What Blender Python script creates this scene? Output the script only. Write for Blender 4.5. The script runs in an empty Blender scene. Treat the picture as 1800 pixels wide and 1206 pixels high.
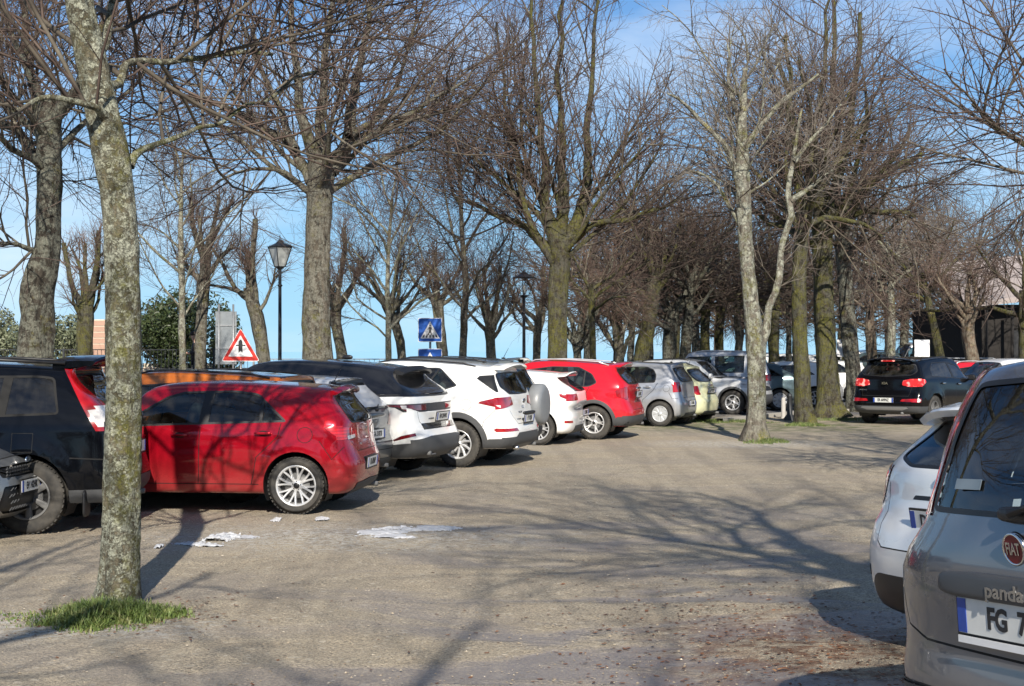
import bpy, bmesh, math, random
import numpy as np
from mathutils import Vector, Matrix
R = math.radians
SC = bpy.context.scene
COL = SC.collection
# ------------------------------------------------------------ camera, sky, sun
F, CX, HY, H = 2600.0, 900.0, 617.0, 1.78          # focal length in photo pixels, centre column, horizon row, eye height
cam = bpy.data.cameras.new("camera"); cam_o = bpy.data.objects.new("camera", cam); COL.objects.link(cam_o)
cam_o.location = (0, 0, H); cam.sensor_width = 36; cam.lens = 36 * F / 1800
cam_o.rotation_euler = (R(90) + math.atan((HY - 603) / F), 0, 0)
cam.clip_start = 0.1; cam.clip_end = 600000
SC.camera = cam_o
SUN_AZ, SUN_EL = 275.5, 33.0                       # standard angle the light comes from, elevation
world = bpy.data.worlds.new("World"); SC.world = world; world.use_nodes = True
wn, wl = world.node_tree.nodes, world.node_tree.links
wn.clear()
sky = wn.new("ShaderNodeTexSky"); sky.sky_type = 'NISHITA'; sky.sun_disc = False
sky.sun_elevation = R(SUN_EL); sky.sun_rotation = R(90 - SUN_AZ)
sky.altitude = 300; sky.air_density = 1.0; sky.dust_density = 0.5; sky.ozone_density = 2.5
hs = wn.new("ShaderNodeHueSaturation"); hs.inputs['Saturation'].default_value = 1.25; hs.inputs['Value'].default_value = 1.0
bgn = wn.new("ShaderNodeBackground"); bgn.inputs[1].default_value = 0.060
outw = wn.new("ShaderNodeOutputWorld")
tcw = wn.new("ShaderNodeTexCoord"); mpw = wn.new("ShaderNodeMapping"); mpw.inputs['Scale'].default_value = (1.0, 1.0, 3.2)
nzw = wn.new("ShaderNodeTexNoise"); nzw.inputs['Scale'].default_value = 2.6; nzw.inputs['Detail'].default_value = 7; nzw.inputs['Roughness'].default_value = .6
rmw = wn.new("ShaderNodeValToRGB"); rmw.color_ramp.elements[0].position = .46; rmw.color_ramp.elements[1].position = .80
mlw = wn.new("ShaderNodeMath"); mlw.operation = 'MULTIPLY'; mlw.inputs[1].default_value = .7
mxw = wn.new("ShaderNodeMix"); mxw.data_type = 'RGBA'; mxw.inputs[7].default_value = (10.8, 11.8, 12.8, 1)
wl.new(tcw.outputs['Generated'], mpw.inputs[0]); wl.new(mpw.outputs[0], nzw.inputs[0]); wl.new(nzw.outputs['Fac'], rmw.inputs[0])
wl.new(rmw.outputs[0], mlw.inputs[0]); wl.new(mlw.outputs[0], mxw.inputs[0])
# clear blue winter air down to the sea horizon
spw = wn.new("ShaderNodeSeparateXYZ"); wl.new(tcw.outputs['Generated'], spw.inputs[0])
rh = wn.new("ShaderNodeValToRGB"); rh.color_ramp.interpolation = 'EASE'
e0, e1 = rh.color_ramp.elements; e0.position = 0.0; e0.color = (.92,) * 3 + (1,); e1.position = .5; e1.color = (.15,) * 3 + (1,); wl.new(spw.outputs[2], rh.inputs[0])
rc = wn.new("ShaderNodeValToRGB"); c0, c1 = rc.color_ramp.elements; c0.position = 0.0; c0.color = (.34, .63, .84, 1); c1.position = .27; c1.color = (.13, .32, .74, 1); wl.new(spw.outputs[2], rc.inputs[0])
sc_ = wn.new("ShaderNodeVectorMath"); sc_.operation = 'SCALE'; sc_.inputs[3].default_value = 14.2; wl.new(rc.outputs[0], sc_.inputs[0])
mh = wn.new("ShaderNodeMix"); mh.data_type = 'RGBA'; wl.new(rh.outputs[0], mh.inputs[0]); wl.new(hs.outputs[0], mh.inputs[6]); wl.new(sc_.outputs[0], mh.inputs[7])
wl.new(sky.outputs[0], hs.inputs['Color']); wl.new(mh.outputs[2], mxw.inputs[6]); wl.new(mxw.outputs[2], bgn.inputs[0]); wl.new(bgn.outputs[0], outw.inputs[0])
sun = bpy.data.lights.new("sun", 'SUN'); sun.energy = 5.0; sun.angle = R(0.53); sun.color = (1.0, .93, .82)
sun_o = bpy.data.objects.new("sun", sun); COL.objects.link(sun_o)
sd = Vector((math.cos(R(SUN_AZ)) * math.cos(R(SUN_EL)), math.sin(R(SUN_AZ)) * math.cos(R(SUN_EL)), math.sin(R(SUN_EL))))
sun_o.rotation_euler = sd.to_track_quat('Z', 'Y').to_euler(); sun_o.location = (0, -20, 30)
SC.view_settings.view_transform = 'Standard'; SC.view_settings.look = 'None'
SC.view_settings.exposure = 0.60; SC.view_settings.gamma = 1.0
SC.cycles.max_bounces = 8; SC.cycles.transparent_max_bounces = 16

def smooth(t):
    t = max(0.0, min(1.0, t)); return t * t * (3 - 2 * t)
def gz(x, y):
    "height of the ground"
    m = .30 * smooth((x - .7) / 1.0) * smooth((10.8 - y) / 7.2)
    return m
def gp(px, py):
    fd = (py - HY) / H; return ((px - CX) / fd, F / fd)
def at(px, fd): return ((px - CX) / fd, F / fd)
def zz(py, fd): return H - (py - HY) / fd
# ------------------------------------------------------------ materials
class NT:
    def __init__(s, name):
        s.m = bpy.data.materials.new(name); s.m.use_nodes = True; s.t = s.m.node_tree
        s.n, s.l = s.t.nodes, s.t.links; s.b = s.n['Principled BSDF']; s.o = s.n['Material Output']; s.tc = s.n.new('ShaderNodeTexCoord')
    def set(s, **k):
        for a, v in k.items():
            a = a.replace('_', ' ')
            if hasattr(v, 'links'): s.l.new(v, s.b.inputs[a])
            else: s.b.inputs[a].default_value = (*v, 1) if isinstance(v, (tuple, list)) and len(v) == 3 else v
        return s
    def co(s, scale=(1, 1, 1), kind='Object', rot=(0, 0, 0), loc=(0, 0, 0)):
        m = s.n.new('ShaderNodeMapping'); m.inputs['Scale'].default_value = scale; m.inputs['Rotation'].default_value = rot; m.inputs['Location'].default_value = loc
        s.l.new(s.tc.outputs[kind], m.inputs[0]); return m.outputs[0]
    def noise(s, scale, co=None, detail=4, rough=.55, dist=0):
        n = s.n.new('ShaderNodeTexNoise'); n.inputs['Scale'].default_value = scale; n.inputs['Detail'].default_value = detail
        n.inputs['Roughness'].default_value = rough; n.inputs['Distortion'].default_value = dist
        s.l.new(co if co else s.tc.outputs['Object'], n.inputs[0]); return n.outputs['Fac']
    def voro(s, scale, co=None, feat='F1', out='Distance', rnd=1.0):
        n = s.n.new('ShaderNodeTexVoronoi'); n.feature = feat; n.inputs['Scale'].default_value = scale; n.inputs['Randomness'].default_value = rnd
        s.l.new(co if co else s.tc.outputs['Object'], n.inputs[0]); return n.outputs[out]
    def ramp(s, f, stops):
        n = s.n.new('ShaderNodeValToRGB'); e = n.color_ramp.elements
        while len(e) < len(stops): e.new(.5)
        for i, (p, c) in enumerate(stops):
            e[i].position = p; e[i].color = (c, c, c, 1) if isinstance(c, (int, float)) else (*c, 1)
        s.l.new(f, n.inputs[0]); return n.outputs[0]
    def mix(s, f, a, b, mode='MIX'):
        n = s.n.new('ShaderNodeMix'); n.data_type = 'RGBA'; n.blend_type = mode
        for i, v in ((0, f), (6, a), (7, b)):
            if hasattr(v, 'links'): s.l.new(v, n.inputs[i])
            else: n.inputs[i].default_value = v if i == 0 else (*v, 1)
        return n.outputs[2]
    def math(s, op, a, b=0.0, c=None):
        n = s.n.new('ShaderNodeMath'); n.operation = op
        for i, v in enumerate((a, b) if c is None else (a, b, c)):
            if hasattr(v, 'links'): s.l.new(v, n.inputs[i])
            else: n.inputs[i].default_value = v
        return n.outputs[0]
    def sep(s, co=None, ax=2):
        n = s.n.new('ShaderNodeSeparateXYZ'); s.l.new(co if co else s.tc.outputs['Object'], n.inputs[0]); return n.outputs[ax]
    def bump(s, h, st=.5, dist=.01):
        n = s.n.new('ShaderNodeBump'); n.inputs['Strength'].default_value = st; n.inputs['Distance'].default_value = dist
        s.l.new(h, n.inputs['Height']); s.l.new(n.outputs[0], s.b.inputs['Normal']); return n
MATS = {}
def simple(name, col, rough=.6, metal=0.0, **k):
    if name in MATS: return MATS[name]
    t = NT(name); c = tuple(col)
    f = t.noise(9, detail=5)
    col2 = tuple(x * .78 for x in c)
    t.set(Base_Color=t.mix(f, col2, tuple(min(1, x * 1.12) for x in c)), Roughness=t.math('MULTIPLY_ADD', f, .14, rough - .07), Metallic=metal, **k)
    MATS[name] = t.m; return t.m
def paint(name, col, metal=.0, rough=.34, dirt=.5, dz=.75, dcol=(.30, .25, .19), coat=1.0):
    if name in MATS: return MATS[name]
    t = NT(name); z = t.sep()
    n1 = t.noise(3.2, detail=8, rough=.65); n2 = t.noise(28, t.co((.4, .4, 2.5)), detail=3)
    g = t.math('MULTIPLY_ADD', z, -1.0 / dz, 1.0); g = t.math('MAXIMUM', g, 0.0); g = t.math('POWER', g, 1.9)
    f = t.math('MULTIPLY', t.math('MULTIPLY', g, n1), dirt * 2.2)
    film = t.math('MULTIPLY', t.math('MULTIPLY', n1, n2), .05 * dirt)
    f = t.math('MINIMUM', t.math('ADD', f, film), .85)
    c = t.mix(f, col, dcol)
    geo = t.n.new('ShaderNodeNewGeometry'); c = t.mix(geo.outputs['Backfacing'], c, (.012, .012, .013))
    flake = t.noise(900, detail=1)
    t.set(Base_Color=c, Metallic=t.math('MULTIPLY', t.math('SUBTRACT', 1.0, f), metal), Roughness=t.math('MULTIPLY_ADD', f, .4, rough),
          Coat_Weight=t.math('MULTIPLY', t.math('SUBTRACT', 1.0, f), coat), Coat_Roughness=.045, Specular_IOR_Level=.15)
    t.bump(t.math('ADD', t.noise(2.2, detail=2), t.math('MULTIPLY', flake, .012)), .16, .004)
    MATS[name] = t.m; return t.m
def glass(name, tint, rough=.02):
    if name in MATS: return MATS[name]
    t = NT(name); n, l = t.n, t.l
    tr = n.new('ShaderNodeBsdfTransparent'); tr.inputs[0].default_value = (*tint, 1)
    gl = n.new('ShaderNodeBsdfGlossy'); gl.inputs['Roughness'].default_value = rough; gl.inputs[0].default_value = (.95, .97, 1, 1)
    fr = n.new('ShaderNodeFresnel'); fr.inputs[0].default_value = 1.65
    wv = t.noise(1.6, detail=2); bp = n.new('ShaderNodeBump'); bp.inputs['Strength'].default_value = .25; bp.inputs['Distance'].default_value = .01
    l.new(wv, bp.inputs['Height']); l.new(bp.outputs[0], gl.inputs['Normal'])
    df = n.new('ShaderNodeBsdfDiffuse'); df.inputs[0].default_value = (.28, .26, .22, 1)
    m1 = n.new('ShaderNodeMixShader'); m2 = n.new('ShaderNodeMixShader')
    l.new(t.math('MULTIPLY', t.ramp(t.noise(5, detail=7), [(.35, .0), (.8, 1.0)]), .10), m2.inputs[0])
    l.new(fr.outputs[0], m1.inputs[0]); l.new(tr.outputs[0], m1.inputs[1]); l.new(gl.outputs[0], m1.inputs[2])
    l.new(m1.outputs[0], m2.inputs[1]); l.new(df.outputs[0], m2.inputs[2]); l.new(m2.outputs[0], t.o.inputs[0])
    n.remove(t.b); MATS[name] = t.m; return t.m
def lens(name, col, dark, scale=60, ax='X', white=False):
    if name in MATS: return MATS[name]
    t = NT(name)
    w = t.n.new('ShaderNodeTexWave'); w.wave_type = 'BANDS'; w.bands_direction = ax; w.inputs['Scale'].default_value = scale; w.inputs['Distortion'].default_value = .4
    t.l.new(t.tc.outputs['Object'], w.inputs[0])
    v = t.noise(6, detail=1)
    f = t.math('MULTIPLY', t.ramp(v, [(.30, 0.25), (.60, 1.0)]), t.math('MULTIPLY_ADD', w.outputs['Fac'], .4, .6))
    t.set(Base_Color=t.mix(f, dark, col), Roughness=.12, Coat_Weight=1.0, Coat_Roughness=.02, Specular_IOR_Level=.7)
    MATS[name] = t.m; return t.m
M_trim = simple('black_rubber', (.012, .012, .013), .45)
M_matt = simple('matt_black', (.006, .006, .006), .85)
M_groove = simple('seam', (.006, .006, .006), .9)
M_plas = simple('dark_plastic', (.055, .057, .060), .62)
M_plas2 = simple('grey_plastic', (.13, .13, .13), .6)
M_int = simple('cabin_fabric', (.10, .10, .105), .9)
M_chrome = simple('chrome', (.72, .72, .72), .12, 1.0)
M_alu = simple('alloy', (.74, .74, .74), .32, .6)
M_hub = simple('painted_hubcap', (.52, .53, .54), .38, .3)
M_tail = lens('tail_red', (.42, .008, .012), (.12, .003, .005), 45, 'Z')
M_tsplit = lens('tail_split_red', (.60, .012, .016), (.035, .002, .003), 9, 'Z')
M_tdark = lens('tail_dark_red', (.20, .006, .010), (.03, .003, .004), 60, 'Y')
M_white = lens('lamp_clear', (.86, .84, .82), (.34, .32, .32), 50, 'Z')
M_head = lens('headlamp', (.55, .57, .6), (.07, .075, .08), 30, 'Z')
M_amber = lens('lamp_amber', (.75, .22, .02), (.4, .1, .01), 50, 'Z')
M_glass = glass('tinted_glass', (.46, .55, .54))
M_gdark = glass('privacy_glass', (.07, .08, .10))
M_gclear = glass('windscreen_glass', (.52, .60, .58))
def mk_tyre():
    t = NT('tyre_rubber'); n = t.noise(7, detail=6); a = t.ramp(n, [(.35, (.018, .018, .018)), (.75, (.075, .068, .058))])
    t.set(Base_Color=a, Roughness=.85); t.bump(t.noise(120, detail=3), .5, .004); return t.m
M_tyre = mk_tyre()
def mk_plate():
    t = NT('plate_face'); t.set(Base_Color=t.mix(t.noise(20), (.55, .56, .54), (.72, .72, .69)), Roughness=.35); return t.m
M_plate = mk_plate()
M_blue = simple('plate_blue', (.02, .06, .32), .4)
M_ink = simple('black_ink', (.015, .015, .018), .5)
M_wletter = simple('white_letters', (.75, .75, .75), .4)

# ------------------------------------------------------------ mesh helpers
def tag(o, label=None, cat=None, group=None, kind=None):
    if label: o['label'] = label
    if cat: o['category'] = cat
    if group: o['group'] = group
    if kind: o['kind'] = kind
    return o
def root(name, loc, rz=0, label=None, cat=None, group=None):
    o = bpy.data.objects.new(name, None); o.empty_display_size = .2; COL.objects.link(o); o.location = loc; o.rotation_euler = (0, 0, rz)
    return tag(o, label, cat, group)
def link(name, me, parent=None, loc=None, label=None):
    o = bpy.data.objects.new(name, me); COL.objects.link(o)
    if parent: o.parent = parent
    if loc: o.location = loc
    if label: o['label'] = label
    return o
class MB:
    "collects simple solids into one mesh"
    def __init__(s): s.v, s.f, s.mi, s.mats, s.sm = [], [], [], [], []
    def _m(s, m):
        if m not in s.mats: s.mats.append(m)
        return s.mats.index(m)
    def add(s, vs, fs, m, smooth=False):
        b = len(s.v); s.v += [tuple(v) for v in vs]; i = s._m(m)
        for f in fs: s.f.append(tuple(b + k for k in f)); s.mi.append(i); s.sm.append(smooth)
        return s
    def box(s, c, d, m, M=None, bev=0):
        x, y, z = (k / 2 for k in d)
        if bev:
            vs = []
            for sx in (-1, 1):
                for sy in (-1, 1):
                    for sz in (-1, 1):
                        vs += [(sx * x, sy * (y - bev), sz * (z - bev)), (sx * (x - bev), sy * y, sz * (z - bev)), (sx * (x - bev), sy * (y - bev), sz * z)]
            bm = bmesh.new(); [bm.verts.new(v) for v in vs]; r = bmesh.ops.convex_hull(bm, input=bm.verts)
            bm.verts.index_update(); fs = [[v.index for v in f.verts] for f in bm.faces]; vs = [v.co.copy() for v in bm.verts]; bm.free()
        else:
            vs = [(i * x, j * y, k * z) for i in (-1, 1) for j in (-1, 1) for k in (-1, 1)]
            fs = [(0, 1, 3, 2), (4, 6, 7, 5), (0, 4, 5, 1), (2, 3, 7, 6), (0, 2, 6, 4), (1, 5, 7, 3)]
        vs = [Vector(v) for v in vs]
        if M: vs = [M @ v for v in vs]
        return s.add([v + Vector(c) for v in vs], fs, m)
    def sup(s, c, d, m, e=.35, M=None, nu=20, nv=12):
        "superellipsoid, a rounded box"
        vs, fs = [], []
        sp = lambda a: math.copysign(abs(a) ** e, a)
        for j in range(nv + 1):
            p = -math.pi / 2 + math.pi * j / nv
            for i in range(nu):
                q = 2 * math.pi * (i + .5) / nu
                v = Vector((sp(math.cos(p)) * sp(math.cos(q)) * d[0] / 2, sp(math.cos(p)) * sp(math.sin(q)) * d[1] / 2, sp(math.sin(p)) * d[2] / 2))
                if M: v = M @ v
                vs.append(v + Vector(c))
        for j in range(nv):
            for i in range(nu): fs.append((j * nu + i, j * nu + (i + 1) % nu, (j + 1) * nu + (i + 1) % nu, (j + 1) * nu + i))
        return s.add(vs, fs, m, True)
    def tube(s, pts, rad, m, n=8, cap=True, flat=1.0):
        pts = [Vector(p) for p in pts]; rad = rad if isinstance(rad, (list, tuple)) else [rad] * len(pts)
        vs, fs = [], []
        for k, p in enumerate(pts):
            d = (pts[min(k + 1, len(pts) - 1)] - pts[max(k - 1, 0)]).normalized()
            a = Vector((0, 0, 1)) if abs(d.z) < .9 else Vector((1, 0, 0))
            u = d.cross(a).normalized(); w = d.cross(u)
            for i in range(n):
                t = 2 * math.pi * i / n; vs.append(p + (u * math.cos(t) + w * math.sin(t) * flat) * rad[k])
        for k in range(len(pts) - 1):
            for i in range(n): fs.append((k * n + i, k * n + (i + 1) % n, (k + 1) * n + (i + 1) % n, (k + 1) * n + i))
        if cap: fs.append(tuple(range(n))[::-1]); fs.append(tuple(range((len(pts) - 1) * n, len(pts) * n)))
        return s.add(vs, fs, m, n > 5)
    def lathe(s, prof, m, n=32, M=None, caps=False):
        "profile of (radius, height) about Z, or through M"
        vs, fs = [], []
        for r, h in prof:
            for i in range(n):
                t = 2 * math.pi * i / n; v = Vector((r * math.cos(t), r * math.sin(t), h)); vs.append(M @ v if M else v)
        for k in range(len(prof) - 1):
            for i in range(n): fs.append((k * n + i, k * n + (i + 1) % n, (k + 1) * n + (i + 1) % n, (k + 1) * n + i))
        if caps: fs.append(tuple(range(n))[::-1]); fs.append(tuple(range((len(prof) - 1) * n, len(prof) * n)))
        return s.add(vs, fs, m, True)
    def prism(s, poly, t, m, M=None):
        "polygon in XZ pushed along Y by t, centred"
        n = len(poly); vs = [Vector((x, -t / 2, z)) for x, z in poly] + [Vector((x, t / 2, z)) for x, z in poly]
        if M: vs = [M @ v for v in vs]
        fs = [tuple(range(n)), tuple(range(2 * n - 1, n - 1, -1))] + [(i, i + n, (i + 1) % n + n, (i + 1) % n) for i in range(n)]
        return s.add(vs, fs, m)
    def build(s, name, parent=None, loc=None, label=None):
        me = bpy.data.meshes.new(name); me.from_pydata(s.v, [], s.f); me.update()
        for m in s.mats: me.materials.append(m)
        me.polygons.foreach_set('material_index', s.mi); me.polygons.foreach_set('use_smooth', s.sm)
        bm = bmesh.new(); bm.from_mesh(me); bmesh.ops.recalc_face_normals(bm, faces=bm.faces); bm.to_mesh(me); bm.free()
        return link(name, me, parent, loc, label)
def arrmesh(name, V, Q, mat, parent=None, smoothf=True, mi=None):
    me = bpy.data.meshes.new(name); V = np.asarray(V, np.float32); Q = np.asarray(Q, np.int32); k = Q.shape[1]
    me.vertices.add(len(V)); me.vertices.foreach_set('co', V.ravel()); me.loops.add(Q.size); me.loops.foreach_set('vertex_index', Q.ravel())
    me.polygons.add(len(Q)); me.polygons.foreach_set('loop_start', np.arange(len(Q), dtype=np.int32) * k)
    try: me.polygons.foreach_set('loop_total', np.full(len(Q), k, np.int32))
    except Exception: pass
    me.polygons.foreach_set('use_smooth', np.full(len(Q), smoothf))
    for m in (mat if isinstance(mat, list) else [mat]): me.materials.append(m)
    if mi is not None: me.polygons.foreach_set('material_index', mi)
    me.update(calc_edges=True); return link(name, me, parent)
def text_mesh(name, body, size, m, parent, M, ext=.001, ax='CENTER', bold=0.0, sx=1.0):
    cu = bpy.data.curves.new(name, 'FONT'); cu.body = body; cu.size = size; cu.extrude = ext; cu.align_x = ax; cu.align_y = 'CENTER'; cu.offset = bold; cu.resolution_u = 3
    o = bpy.data.objects.new(name, cu); COL.objects.link(o); dg = bpy.context.evaluated_depsgraph_get(); me = bpy.data.meshes.new_from_object(o.evaluated_get(dg))
    bpy.data.objects.remove(o); bpy.data.curves.remove(cu)
    me.transform(M @ Matrix.Diagonal((sx, 1, 1, 1))); me.materials.clear(); me.materials.append(m); return link(name, me, parent)
# ------------------------------------------------------------ ground, road, sea
def mk_ground():
    t = NT('gravel_ground'); P = t.co()
    sx, sy = t.sep(P, 0), t.sep(P, 1)
    big = t.noise(.35, detail=5, rough=.6); mid = t.noise(2.1, t.co((.8, 1.5, 1)), detail=6, rough=.65); fine = t.noise(55, detail=4, rough=.7); grit = t.voro(95); grit2 = t.voro(42)
    c = t.mix(t.ramp(mid, [(.3, 0.0), (.7, 1.0)]), (.35, .285, .195), (.56, .465, .325))
    c = t.mix(t.ramp(big, [(.35, 0.0), (.7, .7)]), c, (.36, .315, .245))
    c = t.mix(t.ramp(fine, [(.40, .9), (.58, 0.0)]), c, (.16, .137, .105))
    c = t.mix(t.ramp(grit, [(.12, .75), (.28, 0.0)]), c, (.66, .57, .42))
    c = t.mix(t.ramp(t.voro(31, out='Color'), [(.80, 0.0), (.92, .55)]), c, (.56, .50, .40))
    tr = t.noise(1.0, t.co((1.5, .11, 1), rot=(0, 0, .20)), detail=5, rough=.6, dist=.3); tr2 = t.noise(1.0, t.co((4.5, .35, 1), rot=(0, 0, .34)), detail=4, rough=.6)
    c = t.mix(t.ramp(tr, [(.40, .55), (.50, 0.0)]), c, t.mix(.5, c, (.15, .125, .10))); c = t.mix(t.ramp(tr2, [(.54, 0.0), (.70, .26)]), c, (.50, .43, .31))
    def blob(x, y, rx, ry, soft=.5):
        dx = t.math('DIVIDE', t.math('SUBTRACT', sx, x), rx); dy = t.math('DIVIDE', t.math('SUBTRACT', sy, y), ry)
        d = t.math('SQRT', t.math('ADD', t.math('MULTIPLY', dx, dx), t.math('MULTIPLY', dy, dy)))
        d = t.math('ADD', d, t.math('MULTIPLY', t.math('SUBTRACT', mid, .5), 1.3))
        return t.ramp(d, [(1 - soft, 1.0), (1.0, 0.0)])
    # damp compacted earth, smooth and blue-grey under the open sky
    w1 = t.noise(.9, t.co((.55, .95, 1), rot=(0, 0, .35)), detail=5, rough=.55, dist=.6)
    wet = t.ramp(w1, [(.46, 0.0), (.56, 1.0)]); near = t.ramp(t.math('DIVIDE', sy, 30.0), [(.25, 1.0), (.62, .22)])
    right = t.ramp(t.math('MULTIPLY_ADD', sx, .2, .5), [(.12, .35), (.5, 1.0)])
    wet = t.math('MULTIPLY', t.math('MULTIPLY', wet, near), right)
    wf = t.math('MULTIPLY', wet, t.ramp(fine, [(.3, .95), (.66, .55)]))
    c = t.mix(wf, c, (.165, .152, .158))
    # reddish leaf mould by the cars on the right
    lm = t.math('MULTIPLY', blob(1.75, 8.6, 1.15, 2.0, .8), t.ramp(t.noise(6.5, detail=6, rough=.7), [(.40, 0.0), (.58, 1.0)]))
    c = t.mix(lm, c, (.135, .068, .036))
    # pale grit thrown up round the tree islands, thin old snow crust
    pale = t.math('MAXIMUM', blob(-3.0, 9.6, 1.5, .7, .7), t.math('MAXIMUM', blob(4.6, 28.4, 2.4, 1.6, .6), blob(-1.6, 14.2, 2.6, 1.5, .8)))
    c = t.mix(t.math('MULTIPLY', pale, t.ramp(t.noise(12, detail=6, rough=.8), [(.46, 0.0), (.62, .85)])), c, (.55, .54, .50))
    verge = t.math('MULTIPLY', t.math('MAXIMUM', blob(5.5, 35.0, 5.0, 3.4, .5), blob(9.8, 37.5, 3, 2.4, .5)), t.ramp(t.noise(2.6, detail=5), [(.42, 0.0), (.56, .8)]))
    c = t.mix(verge, c, (.075, .095, .025))
    far = t.ramp(t.math('DIVIDE', sy, 100.0), [(.395, 0.0), (.42, 1.0)])
    c = t.mix(far, c, t.mix(mid, (.105, .105, .11), (.155, .152, .15)))
    rough = t.math('SUBTRACT', .93, t.math('MULTIPLY', wet, .55))
    t.set(Base_Color=c, Roughness=rough, Specular_IOR_Level=.5)
    hgt = t.math('ADD', t.math('MULTIPLY', t.math('SUBTRACT', 1.0, grit), .5), t.math('ADD', t.math('MULTIPLY', fine, .8), t.math('ADD', t.math('MULTIPLY', mid, 1.6), t.math('MULTIPLY', grit2, .5))))
    hgt = t.math('MULTIPLY', hgt, t.math('SUBTRACT', 1.0, t.math('MULTIPLY', wet, .75)))
    t.bump(hgt, .9, .016); return t.m
xs = np.unique(np.concatenate([np.arange(-12, 14, .25), np.linspace(-160, -12, 14), np.linspace(14, 220, 16)])); ys = np.unique(np.concatenate([np.arange(-30, 3, 3), np.arange(3, 26, .25), np.linspace(26, 80, 28), np.linspace(85, 165, 10)]))
rng0 = np.random.default_rng(3)
GV = np.array([(x, y, gz(x, y)) for y in ys for x in xs]); amp = np.where((abs(GV[:, 0]) < 13) & (GV[:, 1] > 3) & (GV[:, 1] < 26), .006, 0.0); GV[:, 2] += amp * rng0.normal(size=len(GV))
e = (ys.size, xs.size); G3 = GV.reshape(e[0], e[1], 3)
G3[0, :, 2] = -60; G3[-1, :, 2] = -60; G3[:, 0, 2] = -60; G3[:, -1, 2] = -60
nx = xs.size; GQ = [(j * nx + i, j * nx + i + 1, (j + 1) * nx + i + 1, (j + 1) * nx + i) for j in range(e[0] - 1) for i in range(nx - 1)]
tag(arrmesh('ground', G3.reshape(-1, 3), GQ, mk_ground()), kind='structure')
t = NT('sea_haze'); t.set(Base_Color=(.30, .53, .68), Roughness=.9, Specular_IOR_Level=.1); t.bump(t.noise(.004, detail=3), .1, 1.0)  # distance haze is put into the sea colour, close to the sky tone
s_ = 500000.0; tag(arrmesh('sea', [(-s_, -s_, -330), (s_, -s_, -330), (s_, s_, -330), (-s_, s_, -330)], [(0, 1, 2, 3)], t.m), kind='structure')
def kerb(name, pts, w, h, m):
    b = MB(); P = [Vector((*p, 0)) for p in pts]; vs = []
    for k, p in enumerate(P):
        d = (P[min(k + 1, len(P) - 1)] - P[max(k - 1, 0)]).normalized(); n = Vector((-d.y, d.x, 0)) * w / 2
        vs += [p - n - Vector((0, 0, .05)), p - n + Vector((0, 0, h)), p + n + Vector((0, 0, h)), p + n - Vector((0, 0, .05))]
    fs = [(k * 4 + i, k * 4 + (i + 1) % 4, (k + 1) * 4 + (i + 1) % 4, (k + 1) * 4 + i) for k in range(len(P) - 1) for i in range(4)]
    b.add(vs, fs, m); return tag(b.build(name), kind='structure')
M_stone = simple('kerb_stone', (.36, .34, .30), .85)
kerb('kerb', [gp(1265, 742), gp(1420, 726), gp(1560, 722), gp(1800, 716)], .18, .09, M_stone)
# loose stones, a few thousand of them
def scatter(n, seed, area, size, flat, hexa=True):
    r = np.random.default_rng(seed); V, Q = [], []
    x0, x1, y0, y1 = area; yy = y0 + (y1 - y0) * r.random(n) ** 1.25; hw = yy * 900 / F + .3
    xx = np.where(x0 is None, (r.random(n) * 2 - 1) * hw, 0) if x0 is None else x0 + (x1 - x0) * r.random(n)
    sz = size[0] * np.exp(r.normal(size=n) * .45) ; sz = np.minimum(sz, size[1])
    base = np.array([(1, 0, 0), (0, 1, 0), (-1, 0, 0), (0, -1, 0), (0, 0, 1), (0, 0, -.3)], float)
    a = r.random(n) * 6.283; ca, sa = np.cos(a), np.sin(a); sc = sz[:, None] * (.6 + .8 * r.random((n, 3))); sc[:, 2] *= flat
    B = base[None] * sc[:, None, :]; B[:, :4, 2] += (r.random((n, 4)) - .3) * sz[:, None] * .3
    X = B[:, :, 0] * ca[:, None] - B[:, :, 1] * sa[:, None] + xx[:, None]; Y = B[:, :, 0] * sa[:, None] + B[:, :, 1] * ca[:, None] + yy[:, None]
    z0 = np.array([gz(x, y) for x, y in zip(xx, yy)]); Z = B[:, :, 2] + z0[:, None] + .003
    V = np.stack([X, Y, Z], -1).reshape(-1, 3); f = np.array([(0, 1, 4), (1, 2, 4), (2, 3, 4), (3, 0, 4), (1, 0, 5), (2, 1, 5), (3, 2, 5), (0, 3, 5)])
    return V, (np.arange(n)[:, None, None] * 6 + f[None]).reshape(-1, 3)
def mk_stones():
    t = NT('loose_stones'); t.set(Base_Color=t.ramp(t.noise(23, detail=2), [(.3, (.16, .13, .095)), (.55, (.34, .28, .20)), (.75, (.60, .54, .44))]), Roughness=.85); return t.m
V, Q = scatter(16000, 5, (None, 0, 6.0, 24), (.0045, .014), .6)
tag(arrmesh('gravel', V, Q, mk_stones(), smoothf=False), kind='stuff', label='loose pale and brown stones scattered over the compacted lot', cat='gravel')
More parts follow.
